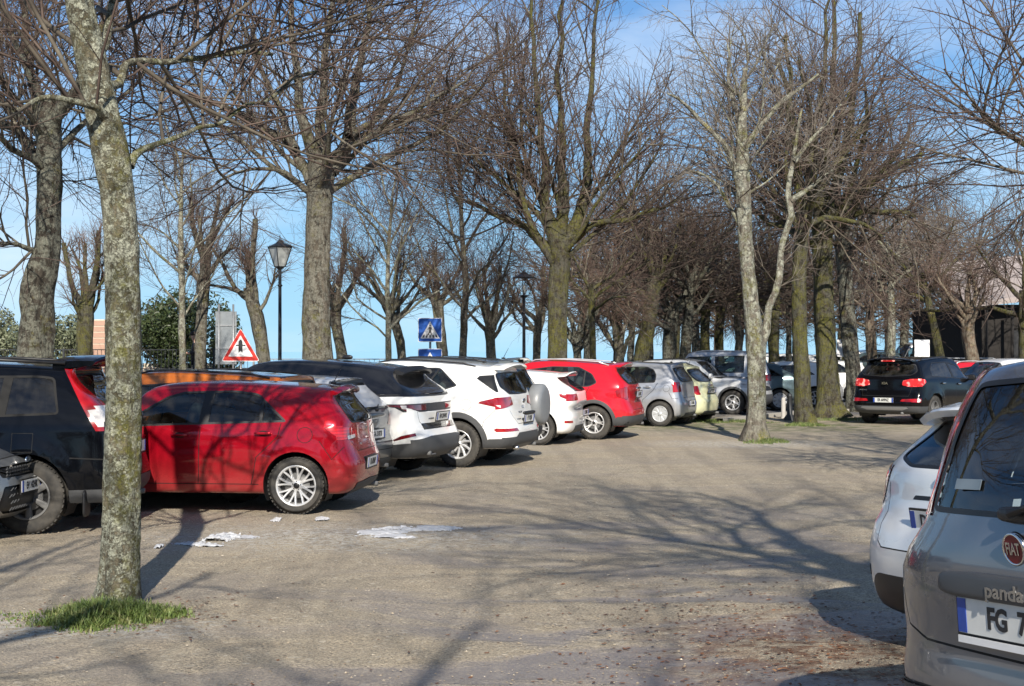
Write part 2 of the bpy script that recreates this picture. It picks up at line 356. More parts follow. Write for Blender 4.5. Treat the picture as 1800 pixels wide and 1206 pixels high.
def leaves(n, seed, cx, cy, rx, ry, s, mat, name, label):
    r = np.random.default_rng(seed); xx = cx + r.normal(size=n) * rx; yy = cy + r.normal(size=n) * ry; a = r.random(n) * 6.28; k = s * (.5 + r.random(n))
    q = np.array([(-1, -.35, 0), (0, -.6, .0), (1, .2, .3), (0, .6, .35)]); ca, sa = np.cos(a), np.sin(a)
    X = (q[:, 0] * ca[:, None] - q[:, 1] * sa[:, None]) * k[:, None] + xx[:, None]; Y = (q[:, 0] * sa[:, None] + q[:, 1] * ca[:, None]) * k[:, None] + yy[:, None]
    Z = q[:, 2] * k[:, None] * r.random(n)[:, None] + np.array([gz(x, y) for x, y in zip(xx, yy)])[:, None] + .006
    tag(arrmesh(name, np.stack([X, Y, Z], -1).reshape(-1, 3), np.arange(4 * n).reshape(n, 4), mat, smoothf=False), kind='stuff', label=label, cat='leaves')
t = NT('dead_leaf'); t.set(Base_Color=t.ramp(t.noise(9, detail=2), [(.3, (.05, .022, .012)), (.55, (.17, .07, .03)), (.8, (.30, .17, .08))]), Roughness=.8)
leaves(1500, 8, 1.7, 8.7, .75, 1.5, .016, t.m, 'fallen_leaves', 'reddish brown leaf litter beside the parked cars on the right')
leaves(700, 9, -1.0, 13, 3.0, 5.0, .014, t.m, 'leaf_scraps', 'scattered dry leaf scraps over the open gravel')
# old snow
M_snow = NT('old_snow'); M_snow.set(Base_Color=M_snow.mix(M_snow.noise(30, detail=4), (.34, .33, .32), (.66, .68, .71)), Roughness=.5, Subsurface_Weight=.0); M_snow.bump(M_snow.noise(60, detail=4), .6, .01); M_snow = M_snow.m
def snow(px, py, wpx, hpx, hz, seed, label):
    from mathutils import noise as mn
    X, Y = gp(px, py); fd = (py - HY) / H; rx = wpx / 2 / fd; ry = max(.10, (gp(px, py - hpx / 2)[1] - gp(px, py + hpx / 2)[1]) / 2); st = .015; nx_, ny_ = int(rx * 2 / st) + 1, int(ry * 2 / st) + 1
    def hgt(i, j):
        x, y = -rx + i * st, -ry + j * st; r2 = (x / rx) ** 2 + (y / ry) ** 2; n = mn.fractal(Vector((x * 2.6 + seed * 7, y * 6.5, seed)), .9, 2.1, 5); m = mn.noise(Vector((x * 32, y * 32, seed * 3)))
        return (1.0 - r2) * .50 + n * .85 + m * .50 - .16
    g = [[hgt(i, j) for i in range(nx_)] for j in range(ny_)]; vs, fs, ix = [], [], {}
    for j in range(ny_ - 1):
        for i in range(nx_ - 1):
            q = [(i, j), (i + 1, j), (i + 1, j + 1), (i, j + 1)]
            if sum(g[b_][a_] > 0 for a_, b_ in q) < 2: continue
            f = []
            for a_, b_ in q:
                if (a_, b_) not in ix: ix[(a_, b_)] = len(vs); v = g[b_][a_]; vs.append((-rx + a_ * st, -ry + b_ * st, hz * min(1.3, max(v, 0) ** .7 * 1.4) if v > 0 else -.004))
                f.append(ix[(a_, b_)])
            fs.append(tuple(f))
    b = MB(); b.add(vs, fs, M_snow, True); o = b.build('snow_patch'); o.location = (X, Y, gz(X, Y) + .004); tag(o, label, 'snow', 'leftover snow on the gravel')
snow(395, 946, 60, 12, .04, 1, 'highest lump of leftover snow, right of the front trunk shadow')
snow(352, 956, 100, 9, .015, 2, 'thin snow strip just left of the highest lump')
snow(436, 945, 42, 5, .012, 3, 'small flat snow scrap just right of the highest lump')
snow(735, 930, 160, 9, .018, 4, 'long thin snow strip out on the open gravel')
snow(672, 938, 90, 15, .014, 5, 'broad crumbly snow patch at the left end of the long strip')
snow(569, 912, 26, 6, .022, 6, 'small snow lump behind the red hatchback rear wheel'); snow(487, 914, 20, 6, .020, 7, 'tiny snow lump in front of the red hatchback rear wheel')
snow(715, 944, 48, 5, .012, 8, 'thin snow scrap below the long strip'); snow(282, 962, 14, 6, .03, 9, 'tiny snow lump inside the front trunk shadow')

# ------------------------------------------------------------ grass tufts
def mk_grass():
    t = NT('grass_blade'); t.set(Base_Color=t.ramp(t.noise(11, detail=4), [(.3, (.05, .08, .018)), (.5, (.11, .16, .035)), (.7, (.27, .26, .11))]), Roughness=.6, Subsurface_Weight=.0); return t.m
M_grass = mk_grass()
def grass(name, cx, cy, rx, ry, n, h, seed, label, offs=(0, 0)):
    r = np.random.default_rng(seed); q = np.sqrt(r.random(n)); a = r.random(n) * 6.283; k = 1 + .25 * np.sin(3 * a + seed) + .15 * np.sin(7 * a) + .12 * np.sin(13 * a + 2) + .10 * r.normal(size=n)
    x = cx + rx * q * k * np.cos(a) + offs[0]; y = cy + ry * q * k * np.sin(a) + offs[1]; hh = h * (.35 + .75 * r.random(n)) * (1.12 - .75 * q ** 2); d = r.random(n) * 6.283; b = .3 + .9 * r.random(n)
    w = .0035 + .003 * r.random(n); dx, dy = np.cos(d), np.sin(d); px, py = -dy * w, dx * w; z = np.array([gz(i, j) for i, j in zip(x, y)])
    def pt(s, f, u): return np.stack([x + dx * b * hh * f * f * .8 + s * px * u, y + dy * b * hh * f * f * .8 + s * py * u, z + hh * f * (1 - .25 * b * f)], -1)
    V = np.stack([pt(-1, 0, 1), pt(1, 0, 1), pt(-1, .5, .85), pt(1, .5, .85), pt(-1, 1, .12), pt(1, 1, .12)], 1).reshape(-1, 3)
    Q = (np.arange(n)[:, None, None] * 6 + np.array([(0, 1, 3, 2), (2, 3, 5, 4)])[None]).reshape(-1, 4)
    tag(arrmesh(name, V, Q, M_grass, smoothf=False), kind='stuff', label=label, cat='grass')
gx_, gy_ = gp(190, 1083)
grass('grass_tuft', gx_ + .02, gy_ - .05, .40, .38, 4600, .14, 1, 'green grass tuft round the foot of the front lichened trunk')
leaves(420, 21, gx_ + .1, gy_, .45, .35, .014, bpy.data.materials['dead_leaf'], 'fallen_leaves', 'dry leaves caught round the front grass tuft')
grass('grass_fringe', gx_ - .05, gy_ - .08, .52, .44, 1500, .05, 5, 'thin trampled grass fringe round the front tuft')
gx_, gy_ = gp(1340, 776); grass('grass_tuft', gx_, gy_, .42, .8, 1500, .12, 2, 'grass tuft at the foot of the pale forked tree')
gx_, gy_ = gp(1415, 748); grass('grass_tuft', gx_, gy_, .50, .7, 1300, .10, 3, 'grass tuft at the foot of the trunk with the pale base')
gx_, gy_ = gp(1250, 741); grass('grass_strip', gx_, gy_, 1.4, .9, 2600, .10, 4, 'grass strip behind the small silver hatchback')
gx_, gy_ = gp(1500, 738); grass('grass_strip', gx_, gy_, 1.3, .9, 1800, .09, 6, 'weedy grass between the thick dark trunk and the black SUV')
# ------------------------------------------------------------ cars
def pchip(pts):
    pts = sorted(pts); xs = np.array([p[0] for p in pts], float); ys = np.array([p[1] for p in pts], float)
    h = np.diff(xs); d = np.diff(ys) / h; m = np.zeros(len(xs))
    for i in range(1, len(xs) - 1):
        if d[i - 1] * d[i] > 0: w1 = 2 * h[i] + h[i - 1]; w2 = h[i] + 2 * h[i - 1]; m[i] = (w1 + w2) / (w1 / d[i - 1] + w2 / d[i])
    m[0], m[-1] = d[0], d[-1]
    def f(x):
        x = min(max(x, xs[0]), xs[-1]); i = min(int(np.searchsorted(xs, x, 'right')) - 1, len(xs) - 2); i = max(i, 0)
        t = (x - xs[i]) / h[i]
        return float(ys[i] * (1 + 2 * t) * (1 - t) ** 2 + m[i] * h[i] * t * (1 - t) ** 2 + ys[i + 1] * t * t * (3 - 2 * t) + m[i + 1] * h[i] * t * t * (t - 1))
    return f
def pip(x, y, poly):
    c = False; n = len(poly); j = n - 1
    for i in range(n):
        xi, yi = poly[i]; xj, yj = poly[j]
        if (yi > y) != (yj > y) and x < (xj - xi) * (y - yi) / (yj - yi) + xi: c = not c
        j = i
    return c
def area(p): return sum(p[i - 1][0] * p[i][1] - p[i][0] * p[i - 1][1] for i in range(len(p))) / 2
def inset(p, d):
    if area(p) < 0: p = p[::-1]
    n = len(p); out = []
    for i in range(n):
        a, b, c = Vector(p[i - 1]), Vector(p[i]), Vector(p[(i + 1) % n])
        n1 = Vector((-(b - a).y, (b - a).x)).normalized(); n2 = Vector((-(c - b).y, (c - b).x)).normalized()
        k = (n1 + n2); q = k / max(.35, k.length_squared / 2 * 1.0) if k.length > .01 else n1
        out.append(tuple(b + q * d))
    return out
def rnd_poly(p, r, n=4):
    "polygon with rounded corners"
    out = []; N = len(p)
    for i in range(N):
        a, b, c = Vector(p[i - 1]), Vector(p[i]), Vector(p[(i + 1) % N])
        r1 = min(r, (a - b).length * .45); r2 = min(r, (c - b).length * .45)
        s, e = b + (a - b).normalized() * r1, b + (c - b).normalized() * r2
        for k in range(n + 1):
            t = k / n; out.append(tuple(s * (1 - t) ** 2 + b * 2 * t * (1 - t) + e * t * t))
    return out
def strip(p, q, w):
    p, q = Vector(p), Vector(q); d = (q - p).normalized(); n = Vector((-d.y, d.x)) * w / 2; e = d * w * .4
    return [tuple(p - e + n), tuple(q + e + n), tuple(q + e - n), tuple(p - e - n)]
def pline(pts, w): return [strip(pts[i], pts[i + 1], w) for i in range(len(pts) - 1)]
def circ(cx, cy, r, n=16): return [(cx + r * math.cos(2 * math.pi * i / n), cy + r * math.sin(2 * math.pi * i / n)) for i in range(n)]
def ringstrips(cx, cy, r, w, n=12):
    c = circ(cx, cy, r, n); return [strip(c[i - 1], c[i], w) for i in range(n)]
def cut(bm, lay, mode, poly, code, test, only=None):
    "cut the outline of poly into the shell and give the faces inside it the code"
    ax = {'side': (0, 2), 'rear': (1, 2), 'front': (1, 2), 'top': (0, 1)}[mode]; pa = {'side': 1, 'rear': 0, 'front': 0, 'top': 2}[mode]
    lo = [min(p[i] for p in poly) for i in (0, 1)]; hi = [max(p[i] for p in poly) for i in (0, 1)]
    def ov(f, l, h):
        a = [v.co[ax[0]] for v in f.verts]; b = [v.co[ax[1]] for v in f.verts]
        return max(a) >= l[0] and min(a) <= h[0] and max(b) >= l[1] and min(b) <= h[1]
    cand = [f for f in bm.faces if ov(f, lo, hi) and test(f)]
    n = len(poly)
    for i in range(n):
        p, q = poly[i], poly[(i + 1) % n]
        d = (q[0] - p[0], q[1] - p[1])
        if abs(d[0]) + abs(d[1]) < 1e-5: continue
        no = [0, 0, 0]; no[ax[0]] = -d[1]; no[ax[1]] = d[0]; co = [0, 0, 0]; co[ax[0]] = p[0]; co[ax[1]] = p[1]
        l = [min(p[k], q[k]) - .002 for k in (0, 1)]; h = [max(p[k], q[k]) + .002 for k in (0, 1)]
        sub = [f for f in cand if f.is_valid and ov(f, l, h)]
        if not sub: continue
        geom = list({v for f in sub for v in f.verts}) + list({e for f in sub for e in f.edges}) + sub
        r = bmesh.ops.bisect_plane(bm, geom=geom, dist=1e-5, plane_co=co, plane_no=no)
        new = [g for g in r['geom'] if isinstance(g, bmesh.types.BMFace)]
        cand = list({f for f in cand if f.is_valid} | set(new))
    for f in cand:
        if f.is_valid and (only is None or f[lay] in only):
            c = f.calc_center_median()
            if pip(c[ax[0]], c[ax[1]], poly): f[lay] = code
CODES = {'body': 0, 'glass': 1, 'rglass': 2, 'wglass': 3, 'trim': 4, 'tail': 5, 'rev': 6, 'clad': 7, 'head': 8, 'ref': 9, 'groove': 10, 'roof': 11, 'hole': 12, 'amber': 13, 'grille': 14, 'clad2': 15, 'bump': 16, 'gate': 17}
def shell(sp):
    W, Ht, ro, wb, fo, wr, zb = (sp[k] for k in ('W', 'H', 'ro', 'wb', 'fo', 'wr', 'zb')); Lf = wb + fo
    roof = pchip(sp['roof']); belt = pchip(sp['belt'])
    xR = pchip([(z, x) for x, z in sp['rearp']]); xF = pchip([(z, x) for x, z in sp['frontp']])
    tw = pchip(sp.get('tw', [(-ro, W * .66), (0, W * .70), (wb * .5, W * .715), (wb, W * .69)]))
    Rc, Rf = sp.get('rc', .30), sp.get('rf', .5); pr, pf = sp.get('pr', 4.0), 2.9; Dr, Df = 1.35, 1.1; step = sp.get('step', .07)
    S = [0, .2, .4, .55, .68, .78, .86, .92, .96, .985, 1.0]
    st = [(-ro + Rc * (1 - (1 - s ** pr) ** (1 / pr)), s) for s in S]
    x = -ro + Rc; n = max(8, int((Lf - Rf - x) / step)); x1 = Lf - Rf
    st += [(x + (x1 - x) * i / n, 1.0) for i in range(1, n)]
    st += [(Lf - Rf * (1 - (1 - s ** pf) ** (1 / pf)), s) for s in S[::-1]]
    segs = sp.get('segs', [1, 3, 3, 4, 5, 4, 9, 3, 3, 4])
    xm = (Lf - ro) / 2; rows = []
    flare = sp.get('flare', .018)
    def mapx(x0, z):
        x = x0; t = (x0 + ro) / Dr
        if t < 1: x += (xR(z) + ro) * (1 - max(0, t)) ** 2
        t = (Lf - x0) / Df
        if t < 1: x -= (Lf - xF(z)) * (1 - max(0, t)) ** 2
        return x
    for x0, s in st:
        zt = roof(x0)
        for _ in range(3): zt = roof(mapx(x0, zt))
        xa = mapx(x0, zt); bl = belt(xa); q = (x0 - (xm)) / ((Lf + ro) / 2)
        Wx = W * (1 - .035 * abs(q) ** 3 - (.05 * max(0, q) ** 3)); ble = min(bl, zt - .07); g = max(0.0, min(1.0, (zt - ble - .07) / (Ht - bl - .07)))
        top = (1 - g ** .55) * Wx * .90 + g ** .55 * tw(xa); cr = .03 + .02 * (1 - g)
        c = [(.45 * Wx, zb), (.86 * Wx, zb), (.945 * Wx, zb + .05), (.972 * Wx, zb + .17), (Wx, min(.60, ble - .2)), (Wx * .992, min(bl - .11, ble - .08)),
             (Wx * .958, ble), (top, zt - cr - .035), (top - .045, zt - cr * .75), (top * .55, zt - cr * .25), (0, zt)]
        P = [c[0]]
        for i in range(10):
            for k in range(1, segs[i] + 1):
                t = k / segs[i]; b = 0
                if i == 6: b = .018 * math.sin(math.pi * t) * g                          # side glass bulge
                P.append((c[i][0] * (1 - t) + c[i + 1][0] * t + b, c[i][1] * (1 - t) + c[i + 1][1] * t))
        for _ in range(2):
            P = [P[0]] + [((P[i - 1][0] + 2 * P[i][0] + P[i + 1][0]) / 4, (P[i - 1][1] + 2 * P[i][1] + P[i + 1][1]) / 4) for i in range(1, len(P) - 1)] + [P[-1]]
        row = []
        for y, z in P:
            xx = mapx(x0, z)
            if z < bl - .08 and y > .5 * W:
                for wx in (0, wb):
                    d = math.hypot(xx - wx, (z - wr) * .95); y += flare * math.exp(-((d - wr - .06) / .10) ** 2) * smooth((bl - .05 - z) / .2)
                if .35 < xx < wb - .35: y -= sp.get('scoop', .016) * math.exp(-((z - (zb + .24)) / .10) ** 2)
            for fn in sp.get('mods', ()): y, z = fn(xx, y, z)
            row.append((xx, y * s, z))
        rows.append(row)
    return rows
def build_shell(sp):
    rows = shell(sp); bm = bmesh.new(); N = len(rows[0])
    V = [[bm.verts.new(p) for p in r] for r in rows]
    for k in range(len(rows) - 1):
        for j in range(N - 1):
            try: bm.faces.new((V[k][j], V[k][j + 1], V[k + 1][j + 1], V[k + 1][j]))
            except ValueError: pass
    bmesh.ops.remove_doubles(bm, verts=bm.verts, dist=1e-4); bmesh.ops.dissolve_degenerate(bm, dist=1e-5, edges=bm.edges)
    lay = bm.faces.layers.int.new('code'); bm.normal_update()
    side = lambda f: f.normal.y > .45 and abs(f.normal.x) < .78
    rear = lambda f: f.normal.x < -.33 and f.calc_center_median().x < sp.get('rearlim', .35)
    front = lambda f: f.normal.x > .12 and f.calc_center_median().x > sp['wb'] * .4
    anyf = lambda f: f.normal.y > .05 or f.normal.x < -.1
    T = {'side': side, 'rear': rear, 'front': front, 'wrap': anyf, 'top': lambda f: f.normal.z > .5}
    for mode, code, poly in sp['cuts']:
        if mode == 'pillar': cut(bm, lay, 'side', poly, CODES[code], side, (1, 4))
        else: cut(bm, lay, mode, poly, CODES[code], T[mode])
    wr, wb, zb = sp['wr'], sp['wb'], sp['zb']; ra = sp.get('ra', wr + .05)
    for wx in (0, wb):
        arc = [(wx + ra * math.cos(t), wr + .01 + ra * math.sin(t)) for t in np.linspace(-.35, math.pi + .35, 22)]
        poly = [(arc[0][0], -1.0)] + arc + [(arc[-1][0], -1.0)]
        if sp.get('archclad'):
            rb = ra + sp['archclad']; arc2 = [(wx + rb * math.cos(t), wr + .01 + rb * math.sin(t)) for t in np.linspace(-.5, math.pi + .5, 22)]
            cut(bm, lay, 'side', [(arc2[0][0], -1.0)] + arc2 + [(arc2[-1][0], -1.0)], CODES['clad'], side)
        cut(bm, lay, 'side', poly, CODES['hole'], lambda f: f.calc_center_median().y > .45 * sp['W'])
    bmesh.ops.delete(bm, geom=[f for f in bm.faces if f[lay] == CODES['hole']], context='FACES')
    bm.normal_update(); bm.verts.index_update()
    v = [tuple(w.co) for w in bm.verts]; fc = [([w.index for w in f.verts], f[lay]) for f in bm.faces]; nr = [w.normal.copy() for w in bm.verts]; bm.free()
    n = len(v); mp = []
    V, NN = list(v), list(nr)
    for i, p in enumerate(v):
        if p[1] < 1e-4: mp.append(i); V[i] = (p[0], 0, p[2])
        else: mp.append(len(V)); V.append((p[0], -p[1], p[2])); NN.append(Vector((nr[i].x, -nr[i].y, nr[i].z)))
    fc += [([mp[i] for i in f][::-1], c) for f, c in fc]
    return V, fc, NN
def islands(faces):
    par = {}
    def find(a):
        while par.setdefault(a, a) != a: par[a] = par[par[a]]; a = par[a]
        return a
    for f in faces:
        r = find(f[0])
        for i in f[1:]: par[find(i)] = r
    g = {}
    for f in faces: g.setdefault(find(f[0]), []).append(f)
    return list(g.values())
def emit_shell(sp, parent, P):
    V, fc, NN = build_shell(sp)
    tab = {'body': ('body', P, 0, 0), 'glass': ('side_window', sp.get('glass', M_glass), -.004, 1), 'rglass': ('rear_window', sp.get('rglass', M_glass), -.004, 0),
           'wglass': ('windscreen', M_gclear, -.004, 0), 'trim': ('window_trim', sp.get('trimm', M_trim), .001, 0), 'tail': ('tail_light', sp.get('tailm', M_tail), .006, 1), 'rev': ('reverse_light', M_white, .006, 1),
           'clad': ('lower_cladding', sp.get('cladm', M_plas), .006, 1), 'head': ('headlight', M_head, .003, 1), 'ref': ('reflector', M_tail, .004, 1), 'roof': ('roof', sp.get('roofm', P), .002, 0),
           'amber': ('indicator', M_amber, .006, 1), 'grille': ('grille', M_trim, -.02, 0), 'clad2': ('bumper_insert', sp.get('clad2m', M_plas2), .004, 0), 'bump': ('bumper', P, .004, 0), 'gate': ('tailgate', P, 0, 0)}
    by = {}
    inv = {v: k for k, v in CODES.items()}
    for f, c in fc: by.setdefault(inv[c], []).append(f)
    for code, (name, mat, off, split) in tab.items():
        fs = by.get(code, [])
        if code == 'body': gr = by.get('groove', [])
        if not fs: continue
        groups = islands(fs) if split else [fs]
        for g in groups:
            if split and len(g) < 3: continue
            allf = g + (gr if code == 'body' else [])
            ids = sorted({i for f in allf for i in f}); m = {i: k for k, i in enumerate(ids)}
            me = bpy.data.meshes.new(name)
            me.from_pydata([Vector(V[i]) + NN[i] * off for i in ids], [], [[m[i] for i in f] for f in allf]); me.materials.append(mat)
            if code == 'body': me.materials.append(M_groove); me.polygons.foreach_set('material_index', [0] * len(g) + [1] * len(gr))
            me.polygons.foreach_set('use_smooth', [True] * len(allf)); me.update(); link(name, me, parent)
WCACHE = {}
def wheel_meshes(wr, rr, tw, style):
    key = (wr, rr, tw, style)
    if key in WCACHE: return WCACHE[key]
    X = Matrix.Rotation(R(-90), 4, 'X')                       # lathe axis Z -> +Y (outboard)
    h = tw / 2; t = MB()
    prof = [(rr - .005, -h * .75), (rr + .012, -h * .92), ((rr + wr) / 2, -h), (wr - .035, -h * .96), (wr - .01, -h * .80), (wr, -h * .5), (wr, -h * .16), (wr - .008, -h * .14), (wr - .008, -h * .08), (wr, -h * .06),
            (wr, h * .06), (wr - .008, h * .08), (wr - .008, h * .14), (wr, h * .16), (wr, h * .5), (wr - .01, h * .80), (wr - .035, h * .96), ((rr + wr) / 2 + .01, h), ((rr + wr) / 2 - .006, h * .985), (rr + .014, h * .93), (rr + .004, h * .86), (rr - .005, h * .75)]
    t.lathe(prof, M_tyre, 44, X)
    for i in range(44):                                       # tread blocks on the shoulders
        a = 2 * math.pi * i / 44
        for sy in (-1, 1):
            t.box((math.cos(a) * (wr - .003), sy * h * .7, math.sin(a) * (wr - .003)), (.012, h * .42, .026), M_tyre, Matrix.Rotation(-a, 4, 'Y'))
    kind, n, fm, bm_ = style[0], style[1], style[2], style[3]
    fm = {'alu': M_alu, 'hub': M_hub, 'dark': M_plas, 'dalu': M_plas2, 'chrome': M_chrome}[fm]; bk = {'dark': M_trim, 'grey': M_plas2}[bm_]
    r = MB(); yo = h * .80
    r.lathe([(rr - .012, h * .62), (rr + .002, h * .86), (rr - .004, h * .90), (rr - .016, h * .88), (rr - .024, h * .70), (rr - .03, h * .1), (rr - .03, -h * .7)], fm, 44, X)
    r.lathe([(0.001, -h * .05), (rr - .03, -h * .05)], bk, 24, X)
    r.lathe([(.05, h * .25), (rr * .62, h * .25), (rr * .62, h * .12)], M_plas2, 28, X)      # brake disc
    hubd = h * (.62 if kind != 'cap' else .85)
    r.lathe([(0.001, hubd), (.026, hubd), (.034, hubd - .006)], M_trim if kind != 'cap' else fm, 20, X)
    r.lathe([(.034, hubd - .004), (.062, hubd - .012), (.07, hubd - .05)], fm, 20, X)
    def spoke(a0, a1, w0, w1, r0=.045, r1=rr - .012, y0=hubd - .006, y1=yo, sw=0):
        vs = []; K = 5
        for k in range(K + 1):
            q = k / K; rad = r0 + (r1 - r0) * q; a = a0 + (a1 - a0) * q + sw * math.sin(q * math.pi) ; w = w0 + (w1 - w0) * q; y = y0 + (y1 - y0) * q ** 1.6
            dx, dz = math.cos(a), math.sin(a); px, pz = -dz, dx
            for (lw, dy) in ((-w / 2, -.006), (-w / 4, 0), (w / 4, 0), (w / 2, -.006), (w / 2, -.04), (-w / 2, -.04)): vs.append((dx * rad + px * lw, y + dy, dz * rad + pz * lw))
        fs = [(k * 6 + i, k * 6 + (i + 1) % 6, (k + 1) * 6 + (i + 1) % 6, (k + 1) * 6 + i) for k in range(K) for i in range(6)]
        r.add(vs, fs, fm)
    for i in range(n):
        a = 2 * math.pi * i / n + .3
        if kind == 'double':
            d = .10; spoke(a - .03, a - d - .10, .022, .020); spoke(a + .03, a + d + .10, .022, .020)
        elif kind == 'y': spoke(a, a - .17, .03, .018, r0=.05, y0=hubd - .006); spoke(a, a + .17, .03, .018)
        elif kind == 'twist': spoke(a, a + .38, .030, .034, sw=.05)
        elif kind == 'cap': spoke(a, a, .05, .115, y0=hubd - .01)
        elif kind == 'fat': spoke(a, a, .038, .066); 
        else: spoke(a, a, .036, .03)
    for i in range(5):
        a = 2 * math.pi * i / 5; r.sup((math.cos(a) * .045, hubd - .006, math.sin(a) * .045), (.014, .012, .014), M_trim, 1, nu=8, nv=5)
    a, b = t.build('tyre'), r.build('rim'); WCACHE[key] = (a.data, b.data)
    bpy.data.objects.remove(a); bpy.data.objects.remove(b); return WCACHE[key]
def add_wheels(parent, sp, steer=0):
    wr = sp['wr']; a, b = wheel_meshes(wr, sp['rim'], sp.get('tyw', .205), sp['wheel']); yc = sp['W'] - sp.get('tyw', .205) / 2 - sp.get('winset', .012)
    for i, (x, s) in enumerate(((0, 1), (0, -1), (sp['wb'], 1), (sp['wb'], -1))):
        w = link('wheel', a, parent, (x, s * yc, wr)); w.rotation_euler = (0, .37 * i + sp['W'], 0 if s > 0 else math.pi)
        if x and steer: w.rotation_euler.z += steer
        link('rim', b, w)
    ra = sp.get('ra', wr + .05)
    for x in (0, sp['wb']):
        for s in (1, -1):
            m = MB(); vs, fs = [], []
            A = np.linspace(-.5, math.pi + .5, 20)
            for t in A:
                for y in (sp['W'] * .985 + (.0 if sp.get('flare', .018) < .03 else .01), sp['W'] - .36): vs.append((x + ra * math.cos(t), s * y, wr + .01 + ra * math.sin(t)))
            vs += [(x, s * (sp['W'] - .36), wr)]; k = len(vs) - 1
            fs = [(2 * i, 2 * i + 1, 2 * i + 3, 2 * i + 2) for i in range(19)] + [(2 * i + 1, 2 * i + 3, k) for i in range(19)]
            m.add(vs, fs, M_trim, True); m.build('wheel_arch_liner', parent)
    u = MB(); z = sp['zb']; L = sp['wb'] + sp['fo']
    u.box(((L - sp['ro']) / 2, 0, z + .10), (L + sp['ro'] - .5, sp['W'] * 1.0, .16), M_trim)
    u.tube([(-sp['ro'] + .02, -.45, z + .03), (-.1, -.45, z + .06)], .03, M_plas2, 10)
    u.build('underbody', parent)
def plate(parent, x, z, s1, s2=None, tilt=0, w=.52, h=.11, y=0, front=False, sx=.74, tx=0):
    m = MB(); sg = 1 if front else -1
    B = Matrix.Translation((x, y, z)) @ Matrix.Rotation(R(90) * sg, 4, 'Z') @ Matrix.Rotation(tilt, 4, 'X') @ Matrix.Rotation(R(90), 4, 'X')   # local X right, Y up, Z out
    def bx(cx, cy, cz, dx, dy, dz, mt): m.box((0, 0, 0), (dx, dy, dz), mt); m.v[-8:] = [tuple(B @ (Vector(v) + Vector((cx, cy, cz)))) for v in m.v[-8:]]
    bx(0, -.004, 0, w + .024, h + .034, .012, M_trim); bx(0, 0, .008, w, h, .004, M_plate); bx(-w / 2 + .021, 0, .0112, .042, h - .004, .002, M_blue); bx(w / 2 - .021, 0, .0112, .042, h - .004, .002, M_blue)
    p = m.build('number_plate', parent)
    if s1: text_mesh('plate_text', s1, .092, M_ink, p, B @ Matrix.Translation((tx, 0, .0115)), bold=.003, sx=sx)
    return p
def handle(parent, x, y, z, m, tilt=0):
    h = MB(); h.sup((x, y + math.copysign(.022, y), z), (.19, .028, .03), m, .6, nu=14, nv=8); h.sup((x, y + math.copysign(.001, y), z - .002), (.11, .012, .06), M_groove, .8, nu=14, nv=8); return h.build('door_handle', parent)
def mirror(parent, x, y, z, m, s=1.0):
    h = MB(); sg = math.copysign(1, y)
    h.sup((x, y + sg * .12, z + .06), (.11 * s, .19 * s, .15 * s), m, .7); h.sup((x - .045 * s, y + sg * .12, z + .06), (.03, .165 * s, .125 * s), M_trim, .6); h.sup((x + .01, y + sg * .03, z + .01), (.05, .12, .05), M_trim, .8); return h.build('wing_mirror', parent)
def cabin(parent, sp, mat=None):
    m = MB(); W = sp['W']; z = sp['belt'][0][1]; k = sp.get('seatz', z - .32); mt = mat or M_int; fx = sp.get('seatx', sp['wb'] * .50)
    for s in (1, -1):
        T = Matrix.Rotation(R(-14), 4, 'Y')
        m.sup((fx, s * .36, k + .22), (.16, .46, .62), mt, .5, T); m.sup((fx - .10, s * .36, k + .62), (.10, .26, .20), mt, .6, T); m.sup((fx + .25, s * .36, k - .1), (.5, .48, .16), mt, .5)
        m.tube([(fx - .09, s * .36 - .05, k + .5), (fx - .10, s * .36 - .05, k + .6)], .006, M_chrome, 6); m.tube([(fx - .09, s * .36 + .05, k + .5), (fx - .10, s * .36 + .05, k + .6)], .006, M_chrome, 6)
    rx = sp.get('rseatx', .42)
    m.sup((rx, 0, k + .20), (.16, 1.24, .56), mt, .4, Matrix.Rotation(R(-16), 4, 'Y'))
    for y in (-.38, 0, .38): m.sup((rx - .10, y, k + .50), (.09, .24, .14), mt, .6)
    m.box((fx + .75, 0, z - .16), (.42, W * 1.7, .22), M_trim); m.lathe([(.165, 0), (.178, .012), (.19, 0), (.178, -.012), (.165, 0)], M_trim, 20, Matrix.Translation((fx + .47, .36, z - .02)) @ Matrix.Rotation(R(68), 4, 'Y'))
    m.box(((fx + rx) / 2, 0, .42), (2.2, W * 1.6, .04), M_trim)
    m.sup((fx + .62, 0, sp['H'] - .14), (.03, .2, .06), M_trim, .7)
    m.build('cabin_seats', parent)
def antenna(parent, x, z, l=.22, y=0):
    m = MB(); m.sup((x, y, z), (.07, .04, .03), M_trim, .7); m.tube([(x, y, z + .005), (x - l * .45, y, z + l * .85)], [.005, .003], M_trim, 6); m.build('antenna', parent)
def wiper(parent, pts, w=.012):
    m = MB(); m.tube(pts, [w * 1.6] + [w * .7] * (len(pts) - 1), M_trim, 6); m.sup(pts[0], (.05, .05, .05), M_trim, .8); m.build('rear_wiper', parent)
